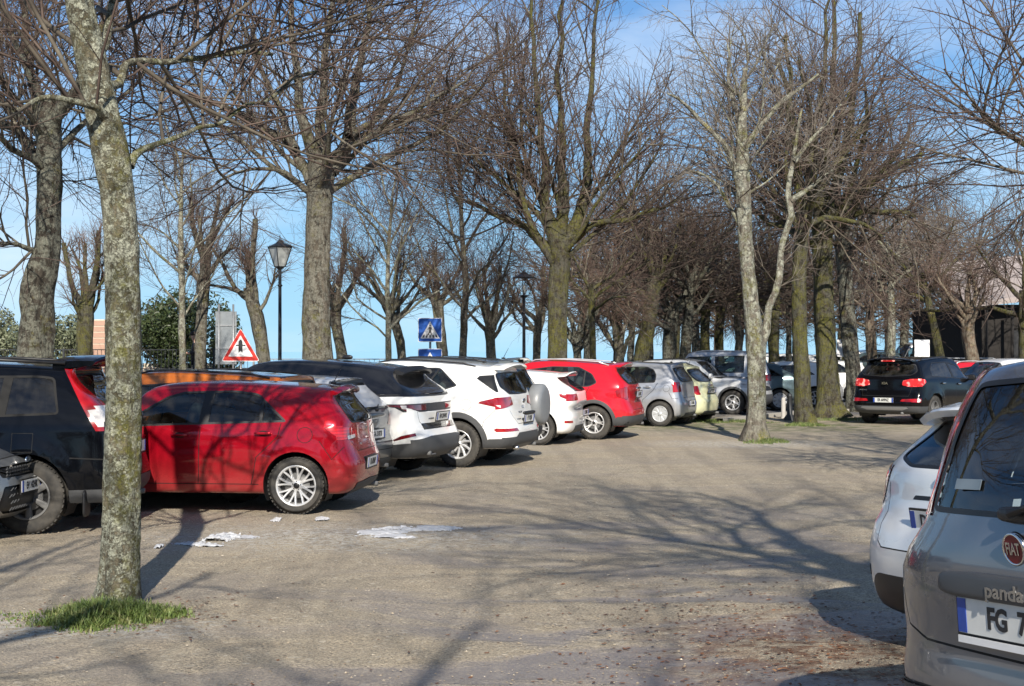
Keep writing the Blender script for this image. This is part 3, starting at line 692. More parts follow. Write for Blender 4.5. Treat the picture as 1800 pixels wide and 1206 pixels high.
def spoiler(parent, x, z, hw, m, d=.18, t=.035, drop=.03, sweep=.05):
    b = MB(); vs = []; N = 10
    for i in range(N + 1):
        y = -hw + 2 * hw * i / N; q = (y / hw) ** 2; zz_ = z - .058 * q ** 1.3; xx = x + sweep * q
        for dx, dz in ((d, .008), (d * .4, .016), (0.02, -drop + .016), (0, -drop), (.03, -drop - t * .5), (d, -t)): vs.append((xx + dx, y, zz_ + dz))
    fs = [(i * 6 + k, i * 6 + (k + 1) % 6, (i + 1) * 6 + (k + 1) % 6, (i + 1) * 6 + k) for i in range(N) for k in range(6)] + [tuple(range(6)), tuple(range(N * 6 + 5, N * 6 - 1, -1))]
    b.add(vs, fs, m, False); return b.build('roof_spoiler', parent)
def rails(parent, x0, x1, y, z, m=None, h=.028, roof=None):
    for s in (1, -1):
        b = MB(); K = 8; pts = []
        for i in range(K + 1):
            t = i / K; x = x0 + (x1 - x0) * t; zr = roof(x) if roof else z; e = min(t, 1 - t); pts.append((x, s * y, zr - .035 + h * smooth(e / .12)))
        b.tube(pts, .013, m or M_trim, 8); b.build('roof_rail', parent)
def badge(parent, kind, x, z, s=.05, y=0, tilt=0, front=False):
    sg = 1 if front else -1
    B = Matrix.Translation((x, y, z)) @ Matrix.Rotation(R(90) * sg, 4, 'Z') @ Matrix.Rotation(tilt, 4, 'X') @ Matrix.Rotation(R(90), 4, 'X')
    if kind.startswith('txt:'): return text_mesh('badge', kind[4:], s, M_chrome, parent, B, ext=.003, bold=s * .02, sx=1.15)
    m = MB(); 
    if kind == 'disc_red':
        m.lathe([(s, -.01), (s, .006), (s * .9, .012), (s * .84, .008)], M_chrome, 32, B); m.lathe([(0.0005, .008), (s * .84, .008)], simple('badge_red', (.16, .008, .014), .3), 32, B); b = m.build('badge', parent)
        text_mesh('badge_letters', 'FIAT', s * 1.02, M_chrome, b, B @ Matrix.Translation((0, 0, .009)), ext=.002, bold=.001, sx=.62); return b
    e = Matrix.Diagonal((1.0 if kind == 'oval' else 1.0, .58 if kind in ('oval', 'hoval') else 1.0, 1, 1))
    fillm = {'oval': M_ink, 'hoval': M_trim, 'ring': M_trim}[kind if kind in ('oval', 'hoval') else 'ring']
    m.lathe([(s, -.008), (s, .004), (s * .9, .008), (s * .82, .005)], M_chrome, 28, B @ e); m.lathe([(.0005, .005), (s * .82, .005)], fillm, 28, B @ e)
    if kind == 'hoval': m.tube([B @ Vector((-s * .35, -s * .4, .008)), B @ Vector((-s * .25, s * .4, .008))], .004, M_chrome, 5); m.tube([B @ Vector((s * .25, -s * .4, .008)), B @ Vector((s * .35, s * .4, .008))], .004, M_chrome, 5); m.tube([B @ Vector((-s * .3, -s * .06, .008)), B @ Vector((s * .3, s * .06, .008))], .004, M_chrome, 5)
    return m.build('badge', parent)
def place(sp_side_x, px, py, heading, side=1, wheelx=0, W=.87, z=None):
    "location of the car origin so that the wheel at local (wheelx, side*W) touches the ground at a pixel"
    gx, gy = gp(px, py); h = R(heading); lx, ly = wheelx, side * W
    return (gx - (lx * math.cos(h) - ly * math.sin(h)), gy - (lx * math.sin(h) + ly * math.cos(h)), 0 if z is None else z)
# ------------------------------------------------------------ car specifications (metres, x forward from the rear axle)
def tmpl(W, H, ro, wb, fo, wr, rim, wheel, gbx, gbz, spx, spz, wtop, wbase, cowl, belt, hood=.80, nose=.70, zb=.20, bsh=.0, **k):
    Lf = wb + fo
    s = dict(W=W, H=H, ro=ro, wb=wb, fo=fo, wr=wr, rim=rim, wheel=wheel, zb=zb, belt=belt)
    s['rearp'] = [(-ro + .16, zb), (-ro + .05, zb + .07), (-ro + .005, .42), (-ro, .54), (-ro + .045, .66 + bsh), (min(gbx - .02, -ro + .12), .80 + bsh * .5), (gbx, gbz), (spx + .05, spz - .05), (spx + .02, spz + .01)]
    s['frontp'] = [(Lf - .16, zb), (Lf - .03, zb + .09), (Lf, .44), (Lf - .02, .58), (Lf - .10, nose), (Lf - .34, hood + .02)]
    s['roof'] = [(spx, spz), (spx * .3 + .2, spz + (H - spz) * .55), (wb * .38, H), (wtop - .25, H - .012), (wtop, H - .045), (wbase, cowl), (wb + .05, (cowl + hood) / 2 + .035), (Lf - .36, hood), (Lf - .12, nose - .02), (Lf, nose - .1)]
    s['rw'] = (gbz, spz); s['cuts'] = []
    s.update(k); s['cowl'] = cowl; s['wtop'] = wtop; s['roof_f'] = pchip(s['roof'])
    return s
def wins(s, dlo, pillars=(), rw=None, ins=.022, ws=True, r=.05, pcode='trim'):
    c = s['cuts']; d = rnd_poly(dlo, r)
    c.append(('side', 'trim', d)); c.append(('side', 'glass', inset(d, ins)))
    for p in pillars: c.append(('pillar', pcode, p))
    if rw: q = rnd_poly(rw, .05); c.append(('rear', 'trim', q)); c.append(('rear', 'rglass', inset(q, .018)))
    if ws:
        W, H, z = s['W'], s['H'], s['cowl']; q = [(-.1, z + .015), (W * .80, z + .015), (W * .66, H - .11), (W * .6, H - .085), (-.1, H - .06)]
        c.append(('front', 'trim', q)); c.append(('front', 'wglass', inset(q, .02)))
def seams(s, lines, w=.009, mode='side'):
    for l in lines:
        for p in pline(l, w): s['cuts'].append((mode, 'groove', p))
def pil(x0, z0, x1, z1, w): return [(x0 - w / 2, z0), (x0 + w / 2, z0), (x1 + w / 2, z1), (x1 - w / 2, z1)]
def finish(name, s, P, loc, heading, label, cat='car', group=None, steer=0, plates=None, full=True):
    o = root(name, loc, R(heading), label, cat, group)
    emit_shell(s, o, P); add_wheels(o, s, steer)
    if full: cabin(o, s)
    return o
LROW = 'cars parked side by side along the left of the lot'

def red_hatch():
    s = tmpl(.865, 1.45, .66, 2.58, .83, .312, .225, ('double', 8, 'alu', 'dark'), -.56, .985, -.41, 1.37, 1.66, 2.28, .97, [(-.6, 1.0), (.2, .99), (1.2, .955), (2.3, .93)], hood=.86, nose=.72, tyw=.205)
    wins(s, [(.10, 1.005), (1.95, .945), (1.98, .985), (1.50, 1.275), (1.30, 1.33), (.72, 1.345), (.46, 1.31)], [pil(1.055, .9, 1.00, 1.40, .11), pil(.40, .9, .40, 1.40, .035)],
         rw=[(-.1, .975), (.50, .985), (.575, 1.02), (.50, 1.30), (.44, 1.325), (-.1, 1.325)])
    seams(s, [[(1.075, .94), (1.085, .60), (1.10, .33)], [(.17, .99), (.20, .85), (.44, .62), (.50, .33)], [(2.02, .93), (2.08, .6), (2.05, .33)], [(.42, .325), (2.05, .325)]])
    s['cuts'] += [('side', 'groove', p) for p in ringstrips(-.10, .865, .085, .007, 14)]
    seams(s, [[(-.40, .60), (-.26, .80)], [(-.58, .80), (-.40, .60)]], .007)
    s['cuts'] += [('rear', 'tail', rnd_poly([(.36, .84), (.95, .80), (.95, .955), (.66, .945), (.36, .905)], .02)), ('side', 'tail', rnd_poly([(-.8, .79), (-.52, .80), (-.30, .945), (-.34, .965), (-.8, .955)], .02)),
                  ('rear', 'rev', [(.46, .825), (.68, .812), (.68, .852), (.46, .862)]), ('rear', 'hole2' if 0 else 'trim', rnd_poly([(-.1, .47), (.30, .47), (.33, .60), (-.1, .60)], .02)),
                  ('rear', 'clad', [(-.1, .0), (.62, .0), (.56, .33), (-.1, .35)]), ('rear', 'ref', [(.60, .40), (.76, .41), (.76, .44), (.60, .43)])]
    seams(s, [[(-.1, .675), (.45, .675), (.60, .79)], [(.35, .845), (.34, .91), (.40, .96)]], .008, 'rear')
    s['tailm'] = M_tsplit
    P = paint('red_metallic', (.34, .002, .012), .35, .24, .30)
    h = 173.5; x, y, z = place(0, 519, 905, h, 1, 0, .865)
    o = finish('parked_car', s, P, (x, y, 0), h, 'glossy red five-door hatchback with double-spoke alloy wheels, behind the big lichened trunk', group=LROW)
    spoiler(o, -.48, 1.385, .54, P, d=.16, drop=.02, sweep=.08); plate(o, -.668, .53, 'FR 609NP', tilt=R(4))
    handle(o, .36, .862, .885, P); handle(o, 1.30, .862, .86, P); mirror(o, 1.78, .80, .93, P); mirror(o, 1.78, -.80, .93, P)
    antenna(o, -.22, 1.415, .24); wiper(o, [(-.585, .02, 1.0), (-.56, -.20, 1.05)]); badge(o, 'txt:KIA', -.60, .90, .06, tilt=R(8)); badge(o, 'txt:RIO', -.625, .75, .045, y=.40)
    return o

def black_suv():
    s = tmpl(.885, 1.68, .86, 2.625, .83, .362, .225, ('fat', 6, 'dalu', 'dark'), -.78, 1.10, -.42, 1.63, 1.62, 2.22, 1.10, [(-.8, 1.14), (.6, 1.10), (2.3, 1.04)], hood=1.0, nose=.86, zb=.27, archclad=.0, flare=.035, tw=[(-.8, .60), (.2, .645), (1.5, .645), (2.6, .6)], rc=.22, pr=5)  # dark rim colour carries the shade these wheels stand in
    wins(s, [(-.30, 1.16), (2.02, 1.07), (2.0, 1.12), (1.55, 1.47), (1.35, 1.53), (-.05, 1.54), (-.22, 1.52)], [pil(1.15, 1.0, 1.10, 1.6, .10), pil(.28, 1.0, .22, 1.6, .09)],
         rw=[(-.1, 1.13), (.60, 1.14), (.52, 1.54), (-.1, 1.56)])
    seams(s, [[(1.18, 1.1), (1.2, .4)], [(.30, 1.12), (.34, .9), (.50, .68), (.52, .4)]])
    s['cuts'] += [('rear', 'tail', [(.56, 1.10), (.95, 1.10), (.95, 1.66), (.48, 1.66), (.52, 1.5)]), ('side', 'tail', [(-.95, 1.0), (-.66, 1.0), (-.29, 1.60), (-.95, 1.60)]), ('rear', 'rev', [(.58, 1.10), (.95, 1.08), (.95, 1.24), (.56, 1.24)]), ('side', 'rev', [(-.95, 1.04), (-.68, 1.04), (-.57, 1.20), (-.95, 1.24)]),
                  ('side', 'clad', [(-1, .0), (3.5, .0), (3.5, .36), (-1, .44)]), ('rear', 'clad', [(-.1, 0), (1, 0), (1, .50), (-.1, .50)])]
    seams(s, [[(-.84, .72), (-.42, .74)]], .012); s['cuts'] += [('side', 'groove', q) for q in pline([(-.06, .80), (.14, .80), (.14, .98), (-.06, .98), (-.06, .80)], .006)]
    s['glass'] = M_gdark; s['trimm'] = M_matt
    P = paint('black_metallic', (.0025, .003, .0045), 0, .12, .08, dcol=(.05, .045, .04), coat=.30); h = 181
    x, y, z = place(0, 46, 940, h, 1, 0, .885)
    o = finish('parked_car', s, P, (x, y, 0), h, 'black off-roader with tall red and clear tail lights, behind the front lichened trunk', group=LROW)
    spoiler(o, -.66, 1.725, .60, P, d=.42, t=.07, drop=.0, sweep=.07)
    m = MB(); m.tube([(-.3, .62, 1.66), (.6, .63, 1.705), (1.5, .63, 1.68)], .016, M_trim, 8); m.tube([(-.3, -.62, 1.66), (.6, -.63, 1.705), (1.5, -.63, 1.68)], .016, M_trim, 8); m.build('roof_rail', o)
    plate(o, -.88, .80, ''); handle(o, .48, .885, 1.0, P); handle(o, 1.36, .885, .99, P); mirror(o, 1.85, .82, 1.08, P)
    m = MB(); m.sup((-.56, .80, .30), (.03, .22, .26), M_trim, .4); m.build('mud_flap', o)
    return o

def silver_front():
    "the car at the far left, backed in: only its nose is in the picture"
    s = tmpl(.90, 1.46, .80, 2.64, .90, .318, .215, ('plain', 5, 'alu', 'dark'), -.6, 1.0, -.4, 1.38, 1.6, 2.2, .98, [(-.6, 1.0), (1.2, .955), (2.3, .93)], hood=.86, nose=.76, step=.09, rf=.62)
    wins(s, [(.1, 1.0), (1.95, .95), (1.5, 1.27), (.6, 1.34)], [pil(1.05, .9, 1.0, 1.4, .1)], rw=[(-.1, 1.), (.5, 1.), (.45, 1.3), (-.1, 1.3)])
    s['cuts'] += [('front', 'grille', rnd_poly([(-.1, .60), (.50, .60), (.56, .70), (-.1, .70)], .02)), ('front', 'grille', rnd_poly([(-.1, .26), (.44, .26), (.58, .33), (.50, .52), (-.1, .53)], .03)),
                  ('front', 'head', rnd_poly([(.54, .60), (.90, .66), (.90, .80), (.62, .735)], .02)), ('front', 'ref', [(.66, .33), (.78, .34), (.76, .42), (.66, .40)])]
    seams(s, [[(-.1, .775), (.55, .755), (.86, .80)]], .008, 'front')
    P = paint('grey_metallic', (.20, .21, .22), .5, .33, .4); h = -2.0
    Lf = 2.64 + .90; fd = 183.0; X, Y = at(54, fd)
    # the nose corner reaches column 62; centre of the nose lies farther back behind the frame edge
    hx, hy = math.cos(R(h)), math.sin(R(h)); x, y = X - hx * Lf, Y - hy * Lf
    o = finish('parked_car', s, P, (x, y, 0), h, 'grey metallic car cut off by the left edge, nose with honeycomb grille facing right', group=None)
    m = MB()
    for i in range(-6, 7):
        for j in range(4): m.tube([(Lf - .045, i * .07 + .035 * (j % 2), .29 + j * .06), (Lf - .03, i * .07 + .035 * (j % 2) + .03, .32 + j * .06)], .006, M_plas, 5)
    for j in range(3):
        m.box((Lf - .05, 0, .62 + j * .03), (.012, .96, .007), M_plas)
    for i in range(-7, 8): m.box((Lf - .052, i * .065, .65), (.012, .006, .1), M_plas)
    m.build('grille_mesh', o); plate(o, Lf + .005, .50, 'EV 142HK', front=True, sx=.72)
    m = MB(); m.box((Lf - .01, 0, .715), (.02, .95, .018), M_chrome); m.build('grille_bar', o); badge(o, 'hoval', Lf - .02, .735, .07, front=True)
    mirror(o, 1.8, .83, .93, P); return o

def orange_car():
    s = tmpl(.89, 1.55, .72, 2.6, .85, .335, .22, ('double', 5, 'alu', 'dark'), -.62, 1.04, -.48, 1.48, 1.6, 2.25, 1.03, [(-.6, 1.07), (1.2, 1.02), (2.3, .99)], hood=.93, nose=.80, step=.11)
    wins(s, [(0, 1.08), (1.98, 1.01), (1.5, 1.36), (.6, 1.42), (.3, 1.40)], [pil(1.0, .9, .95, 1.5, .1)], rw=[(-.1, 1.05), (.55, 1.05), (.47, 1.42), (-.1, 1.43)])
    s['cuts'] += [('side', 'clad', [(-1, 0), (4, 0), (4, .36), (-1, .42)]), ('side', 'tail', [(-.9, .86), (-.38, .92), (-.38, 1.0), (-.9, 1.0)]), ('top', 'roof', [(-1, -.1), (1.7, -.1), (1.7, .50), (-1, .50)])]
    P = paint('orange_metallic', (.50, .13, .015), .3, .3, .4); s['roofm'] = paint('black_roof', (.01, .01, .012), 0, .2, .2)
    h = 165; X, Y = at(470, 143.0); o = finish('parked_car', s, P, (X, Y, 0), h, 'orange crossover with black roof, mostly hidden beyond the red hatchback', group=LROW)
    rails(o, -.3, 1.5, .60, 0, roof=s['roof_f']); mirror(o, 1.8, .83, 1.0, P); return o

def grey_hatch():
    s = tmpl(.87, 1.47, .68, 2.55, .85, .31, .20, ('plain', 6, 'alu', 'dark'), -.62, .99, -.34, 1.42, 1.6, 2.2, .98, [(-.6, 1.0), (1.2, .97), (2.3, .94)], hood=.86, nose=.76, step=.10)
    wins(s, [(.1, 1.01), (1.9, .96), (1.5, 1.30), (.6, 1.36)], [pil(1.0, .9, .95, 1.5, .1)], rw=[(-.1, .99), (.56, 1.0), (.50, 1.36), (-.1, 1.37)])
    s['cuts'] += [('rear', 'clad', [(-.1, 0), (1, 0), (1, .34), (-.1, .34)]), ('rear', 'tail', [(.5, .78), (1, .76), (1, .93), (.6, .93)]), ('side', 'tail', [(-.9, .76), (-.52, .78), (-.42, .93), (-.9, .93)])]
    seams(s, [[(-.1, .56), (.9, .56)]], .01, 'rear'); seams(s, [[(-.1, .46), (.9, .46)]], .01, 'rear')
    P = paint('slate_metallic', (.10, .115, .13), .5, .3, .5); s['roofm'] = paint('roof_glare', (.62, .63, .64), .1, .3, .3); s['cuts'] += [('top', 'roof', [(-1, -.1), (1.7, -.1), (1.7, .70), (-1, .70)])]  # roof coloured pale to carry its glare; the car itself is grey
    h = 163; X, Y = at(580, 131.0); o = finish('parked_car', s, P, (X, Y, 0), h, 'slate grey hatchback with painted roof glare between the red hatchback and the white luxury SUV', group=LROW)
    plate(o, -.68, .68, 'GA 318TB'); wiper(o, [(-.68, .0, 1.0), (-.60, -.24, 1.06)]); m = MB(); m.sup((-.68, .0, .93), (.08, .5, .06), P, .5); m.build('boot_handle', o); return o

def white_luxury():
    s = tmpl(.965, 1.665, .90, 2.874, .84, .375, .265, ('double', 5, 'alu', 'dark'), -.74, 1.145, -.42, 1.53, 1.75, 2.55, 1.10, [(-.8, 1.155), (.3, 1.13), (2.6, 1.06)], hood=1.0, nose=.88, zb=.28, archclad=.07, rc=.34, tw=[(-.8, .60), (0, .64), (1.5, .665), (2.8, .63)])
    wins(s, [(-.58, 1.165), (2.3, 1.085), (2.2, 1.16), (1.55, 1.47), (.8, 1.54), (.1, 1.52), (-.30, 1.44)], [pil(1.15, 1.0, 1.1, 1.6, .10), pil(.16, 1.1, .40, 1.62, .035)],
         rw=[(-.1, 1.145), (.66, 1.155), (.60, 1.40), (.52, 1.47), (-.1, 1.475)])
    s['glass'] = M_gdark; s['rglass'] = M_gdark; s['clad2m'] = M_trim
    s['cuts'] += [('top', 'roof', [(-2, -.1), (1.95, -.1), (1.95, .9), (-2, .9)]), ('side', 'roof', [(-.9, 1.50), (2.0, 1.50), (1.6, 1.8), (-.9, 1.8)])]
    s['cuts'].insert(0, ('side', 'roof', [(-1.0, 1.155), (-.45, 1.15), (2.35, 1.07), (2.0, 1.42), (1.7, 1.8), (-1, 1.8)])); s['cuts'].insert(0, ('rear', 'roof', [(-.1, 1.14), (1, 1.15), (1, 1.8), (-.1, 1.8)]))
    s['roofm'] = paint('black_roof', (.01, .01, .012), 0, .2, .2)
    s['cuts'] += [('rear', 'clad2', rnd_poly([(-.1, .935), (.62, .935), (.80, .975), (.9, 1.03), (.9, 1.05), (-.1, 1.05)], .01)), ('side', 'clad2', [(-1.1, .93), (-.62, .94), (-.50, 1.0), (-.12, 1.035), (-.12, 1.045), (-1.1, 1.05)]),
                  ('rear', 'tail', [(.40, .955), (.70, .96), (.90, 1.0), (.9, 1.035), (.40, 1.035)]), ('side', 'tail', [(-1.1, .95), (-.66, .95), (-.56, 1.005), (-.30, 1.03), (-1.1, 1.038)]), ('side', 'rev', [(-.74, .965), (-.60, .985), (-.58, 1.03), (-.74, 1.03)]),
                  ('side', 'tail', [(-.93, .645), (-.50, .545), (-.48, .56), (-.60, .615), (-.93, .685)]),
                  ('side', 'clad', [(-1.2, 0), (4, 0), (4, .40), (-.38, .40), (-.46, .49), (-1.2, .56)]), ('rear', 'clad', [(-.1, 0), (1, 0), (1, .55), (.5, .60), (-.1, .60)])]
    seams(s, [[(.22, 1.12), (.26, .9), (.52, .70), (.54, .42)], [(1.2, 1.1), (1.22, .42)]]); s['cuts'] += [('side', 'groove', q) for q in pline([(-.36, .70), (-.08, .70), (-.02, .78), (-.02, .94)], .006)]
    seams(s, [[(-.1, .70), (.52, .70), (.66, .80), (.68, .94)]], .008, 'rear')
    P = paint('white_gloss', (.78, .78, .76), 0, .3, .30, dz=.6); h = 163; s['tailm'] = M_tdark
    fd = 124.0; X, Y = at(778, fd); hx, hy = math.cos(R(h)), math.sin(R(h)); x, y = X + hx * .86 - hy * -.55, Y + hy * .86 + hx * -.55
    X0, Y0 = at(778, fd); x, y = X0 + .90 * hx + .10 * hy - .0, Y0 + .90 * hy - .10 * hx
    o = finish('parked_car', s, P, (x, y, 0), h, 'white luxury SUV with black roof and thin black tail light band', group=LROW)
    spoiler(o, -.60, 1.555, .56, M_trim, d=.26, t=.05, drop=.03, sweep=.10); plate(o, -.865, .86, 'FM 204WL', tilt=R(10)); m = MB(); m.sup((.6, 0, 1.69), (.16, .05, .07), M_trim, .9); m.build('roof_aerial', o)
    badge(o, 'txt:R-DYNAMIC', -.87, .84, .035, y=.48); mirror(o, 2.1, .90, 1.06, P)
    m = MB(); m.tube([(-.89, .55, .36), (-.80, .55, .36)], .035, M_plas2, 10); m.tube([(-.885, .34, .34), (-.66, .70, .32)], .012, M_plas2, 6); m.build('exhaust_trim', o); return o

def white_suv():
    s = tmpl(.925, 1.65, .885, 2.67, .92, .352, .225, ('twist', 10, 'alu', 'dark'), -.72, 1.08, -.60, 1.53, 1.62, 2.35, 1.10, [(-.8, 1.16), (.2, 1.13), (2.4, 1.04)], hood=.99, nose=.86, zb=.27, archclad=.085, flare=.025, tw=[(-.8, .60), (0, .635), (1.5, .65), (2.6, .62)], rc=.36)
    s['H'] = 1.655
    wins(s, [(.02, 1.245), (.30, 1.16), (2.2, 1.06), (2.1, 1.13), (1.55, 1.46), (1.0, 1.53), (.35, 1.52)], [pil(1.08, 1.0, 1.04, 1.6, .10), pil(.62, 1.1, .30, 1.6, .04)],
         rw=[(-.1, 1.10), (.50, 1.11), (.70, 1.22), (.60, 1.44), (-.1, 1.46)])
    s['cuts'] += [('side', 'trim', [(-.80, 1.16), (-.60, 1.15), (-.26, 1.36), (-.30, 1.40), (-.62, 1.42), (-.80, 1.42)]), 
                  ('rear', 'tail', rnd_poly([(.40, .955), (.95, .88), (.95, 1.07), (.46, 1.075)], .02)), ('side', 'tail', rnd_poly([(-1, .89), (-.74, .90), (-.33, .985), (-.36, 1.01), (-.62, 1.07), (-1, 1.07)], .012)), ('side', 'rev', [(-.86, .90), (-.68, .905), (-.60, .955), (-.80, .95)]),
                  ('side', 'ref', [(-.95, .555), (-.62, .55), (-.58, .585), (-.62, .605), (-.95, .60)]), ('rear', 'ref', [(.52, .56), (1, .55), (1, .60), (.56, .60)]),
                  ('side', 'clad', [(-1.2, 0), (4, 0), (4, .40), (-.36, .36), (-.50, .44), (-1.2, .46)]), ('rear', 'clad', [(-.1, 0), (1, 0), (1, .46), (.60, .47), (.50, .53), (-.1, .53)]), ('rear', 'clad2', [(-.1, 0), (.48, 0), (.42, .34), (-.1, .35)])]
    s['cuts'] += [('side', 'groove', q) for q in ringstrips(-.14, .96, .085, .006, 14)]
    seams(s, [[(.26, 1.15), (.28, .95), (.52, .72), (.54, .42)], [(1.14, 1.1), (1.16, .42)], [(-.60, .88), (-.42, .70), (-.40, .60)]])
    seams(s, [[(-.1, .66), (.42, .66), (.56, .86)], [(.40, .95), (.36, 1.04)]], .008, 'rear')
    P = paint('white_gloss', (.78, .78, .76), 0, .3, .30, dz=.6); h = 163.5
    x, y, z = place(0, 803, 822, h, 1, 0, .925)
    o = finish('parked_car', s, P, (x, y, 0), h, 'white SUV with dark wheel arch cladding and swirl alloy wheels, next to the spare-wheel car', group=LROW)
    spoiler(o, -.76, 1.585, .60, P, d=.26, t=.04, drop=.02, sweep=.08); plate(o, -.885, .735, 'FT 925JR', tilt=R(6)); m = MB(); m.sup((-.885, 0, .82), (.06, .62, .05), M_trim, .5); m.build('boot_handle', o)
    badge(o, 'hoval', -.80, 1.0, .065, tilt=R(14)); badge(o, 'txt:TUCSON', -.87, .84, .045, y=.45); antenna(o, -.15, 1.60, .26); rails(o, -.2, 1.4, .61, 0, roof=s['roof_f']); mirror(o, 2.0, .86, 1.07, P)
    m = MB(); m.tube([(-.89, .60, .30), (-.8, .60, .30)], .03, M_chrome, 10); m.build('exhaust', o); return o

def spare_suv():
    s = tmpl(.89, 1.69, .78, 2.46, .80, .35, .215, ('plain', 5, 'alu', 'dark'), -.70, 1.08, -.56, 1.60, 1.5, 2.1, 1.08, [(-.8, 1.12), (.6, 1.10), (2.3, 1.02)], hood=.98, nose=.86, zb=.28, step=.10, tw=[(-.8, .61), (0, .64), (2.6, .6)], rc=.22, pr=5)
    wins(s, [(-.35, 1.14), (1.9, 1.07), (1.5, 1.46), (-.2, 1.54)], [pil(1.0, 1, .96, 1.6, .1), pil(.2, 1, .2, 1.6, .09)], rw=[(-.1, 1.09), (.64, 1.10), (.56, 1.54), (-.1, 1.55)])
    s['cuts'] += [('side', 'clad', [(-1, 0), (4, 0), (4, .5), (-1, .5)]), ('rear', 'clad', [(-.1, 0), (1, 0), (1, .52), (-.1, .52)]), ('rear', 'tail', [(.68, .8), (1, .8), (1, 1.3), (.66, 1.3)])]
    P = paint('grey_green_metallic', (.16, .18, .185), .5, .32, .5); h = 162
    fd = 107.0; X, Y = at(934, fd); hx, hy = math.cos(R(h)), math.sin(R(h)); x, y = X + .80 * hx + .05 * hy, Y + .80 * hy - .05 * hx
    o = finish('parked_car', s, P, (x, y, 0), h, 'grey off-roader carrying a covered spare wheel on its back door', group=LROW)
    m = MB(); Mx = Matrix.Translation((-.80, -.10, .90)) @ Matrix.Rotation(R(-90), 4, 'Y'); Pc = simple('spare_cover', (.20, .21, .22), .4)
    m.lathe([(.001, .20), (.24, .205), (.30, .195), (.335, .165), (.345, .10), (.34, .0), (.30, -.03), (.001, -.03)], Pc, 40, Mx); m.build('spare_wheel', o); plate(o, -.86, .62, 'DB 471LX', y=.1)
    spoiler(o, -.66, 1.66, .58, P, d=.2, drop=0); rails(o, -.2, 1.3, .6, 0, roof=s['roof_f']); antenna(o, -.3, 1.66, .2); return o

def white_hatch():
    s = tmpl(.88, 1.44, .66, 2.65, .84, .315, .215, ('double', 5, 'alu', 'dark'), -.68, .99, -.36, 1.36, 1.6, 2.2, .98, [(-.6, 1.03), (1.2, .97), (2.3, .94)], hood=.86, nose=.76, step=.09)
    wins(s, [(.0, 1.05), (.2, 1.01), (1.9, .96), (1.5, 1.26), (.5, 1.33)], [pil(1.0, .9, .95, 1.5, .1)], rw=[(-.1, 1.0), (.56, 1.02), (.52, 1.28), (-.1, 1.30)])
    s['cuts'] += [('rear', 'clad', [(-.1, 0), (.5, 0), (.42, .36), (-.1, .36)]), ('rear', 'tail', [(.45, .85), (1, .83), (1, .96), (.5, .97)]), ('side', 'tail', rnd_poly([(-.9, .84), (-.60, .85), (-.42, .92), (-.40, .97), (-.9, .965)], .02))]
    s['cuts'] += [('rear', 'ref', [(.62, .42), (.9, .42), (.9, .47), (.62, .46)])]
    P = paint('white_gloss', (.78, .78, .76), 0, .3, .30, dz=.6); h = 167
    x, y, z = place(0, 945, 783, h, 1, 0, .88)
    o = finish('parked_car', s, P, (x, y, 0), h, 'low white hatchback squeezed between the spare-wheel car and the red crossover', group=LROW)
    spoiler(o, -.56, 1.36, .55, P, d=.26, drop=-.01, t=.03, sweep=.06); plate(o, -.76, .60, 'FX 550MD'); rails(o, 0, .01, .6, 0, roof=s['roof_f']) if 0 else None; return o

def red_crossover():
    s = tmpl(.90, 1.60, .78, 2.57, .90, .338, .215, ('y', 5, 'alu', 'dark'), -.66, 1.08, -.46, 1.50, 1.5, 2.2, 1.05, [(-.7, 1.13), (.2, 1.07), (2.3, 1.0)], hood=.95, nose=.84, zb=.25, archclad=.07, flare=.03, rc=.40, tw=[(-.8, .58), (0, .62), (1.5, .64), (2.6, .6)])
    wins(s, [(-.06, 1.14), (.10, 1.06), (2.0, 1.0), (1.9, 1.06), (1.45, 1.40), (.9, 1.47), (.35, 1.46), (.06, 1.32)], [pil(1.0, .95, .96, 1.55, .1), pil(.22, 1.0, .20, 1.5, .03)], rw=[(-.1, 1.09), (.56, 1.11), (.64, 1.2), (.52, 1.42), (-.1, 1.43)])
    s['cuts'] += [('rear', 'tail', circ(.70, .93, .13, 14)), ('side', 'tail', [(-.8, .80), (-.64, .80), (-.47, .87), (-.44, .98), (-.52, 1.04), (-.8, 1.04)]),
                  ('side', 'clad', [(-1.2, 0), (4, 0), (4, .38), (-.36, .36), (-.48, .46), (-1.2, .47)]), ('rear', 'clad', [(-.1, 0), (1, 0), (1, .48), (-.1, .48)]), ('side', 'ref', [(-.95, .32), (-.62, .29), (-.60, .315), (-.74, .40), (-.95, .42)])]
    seams(s, [[(.10, 1.05), (.20, .85), (.46, .66), (.50, .4)], [(1.05, 1.0), (1.08, .4)]]); seams(s, [[(-.1, .60), (.5, .60), (.6, .8)]], .009, 'rear')
    P = paint('red_solid', (.52, .010, .022), .1, .28, .25); h = 164
    x, y, z = place(0, 1043, 773, h, 1, 0, .90)
    o = finish('parked_car', s, P, (x, y, 0), h, 'bright red crossover with pale roof rails and oval tail lights', group=LROW)
    rails(o, -.25, 1.5, .60, 0, M_alu, h=.05, roof=s['roof_f']); spoiler(o, -.60, 1.54, .55, P, d=.24, drop=.01, sweep=.09); antenna(o, -.2, 1.56, .2); plate(o, -.76, .90, 'FH 387BC', tilt=R(8)); handle(o, .26, .895, 1.0, M_chrome); handle(o, 1.25, .895, .97, M_chrome); mirror(o, 1.8, .84, 1.02, P)
    m = MB(); m.sup((-.74, 0, 1.02), (.05, .42, .05), M_chrome, .5); m.build('boot_handle', o); return o

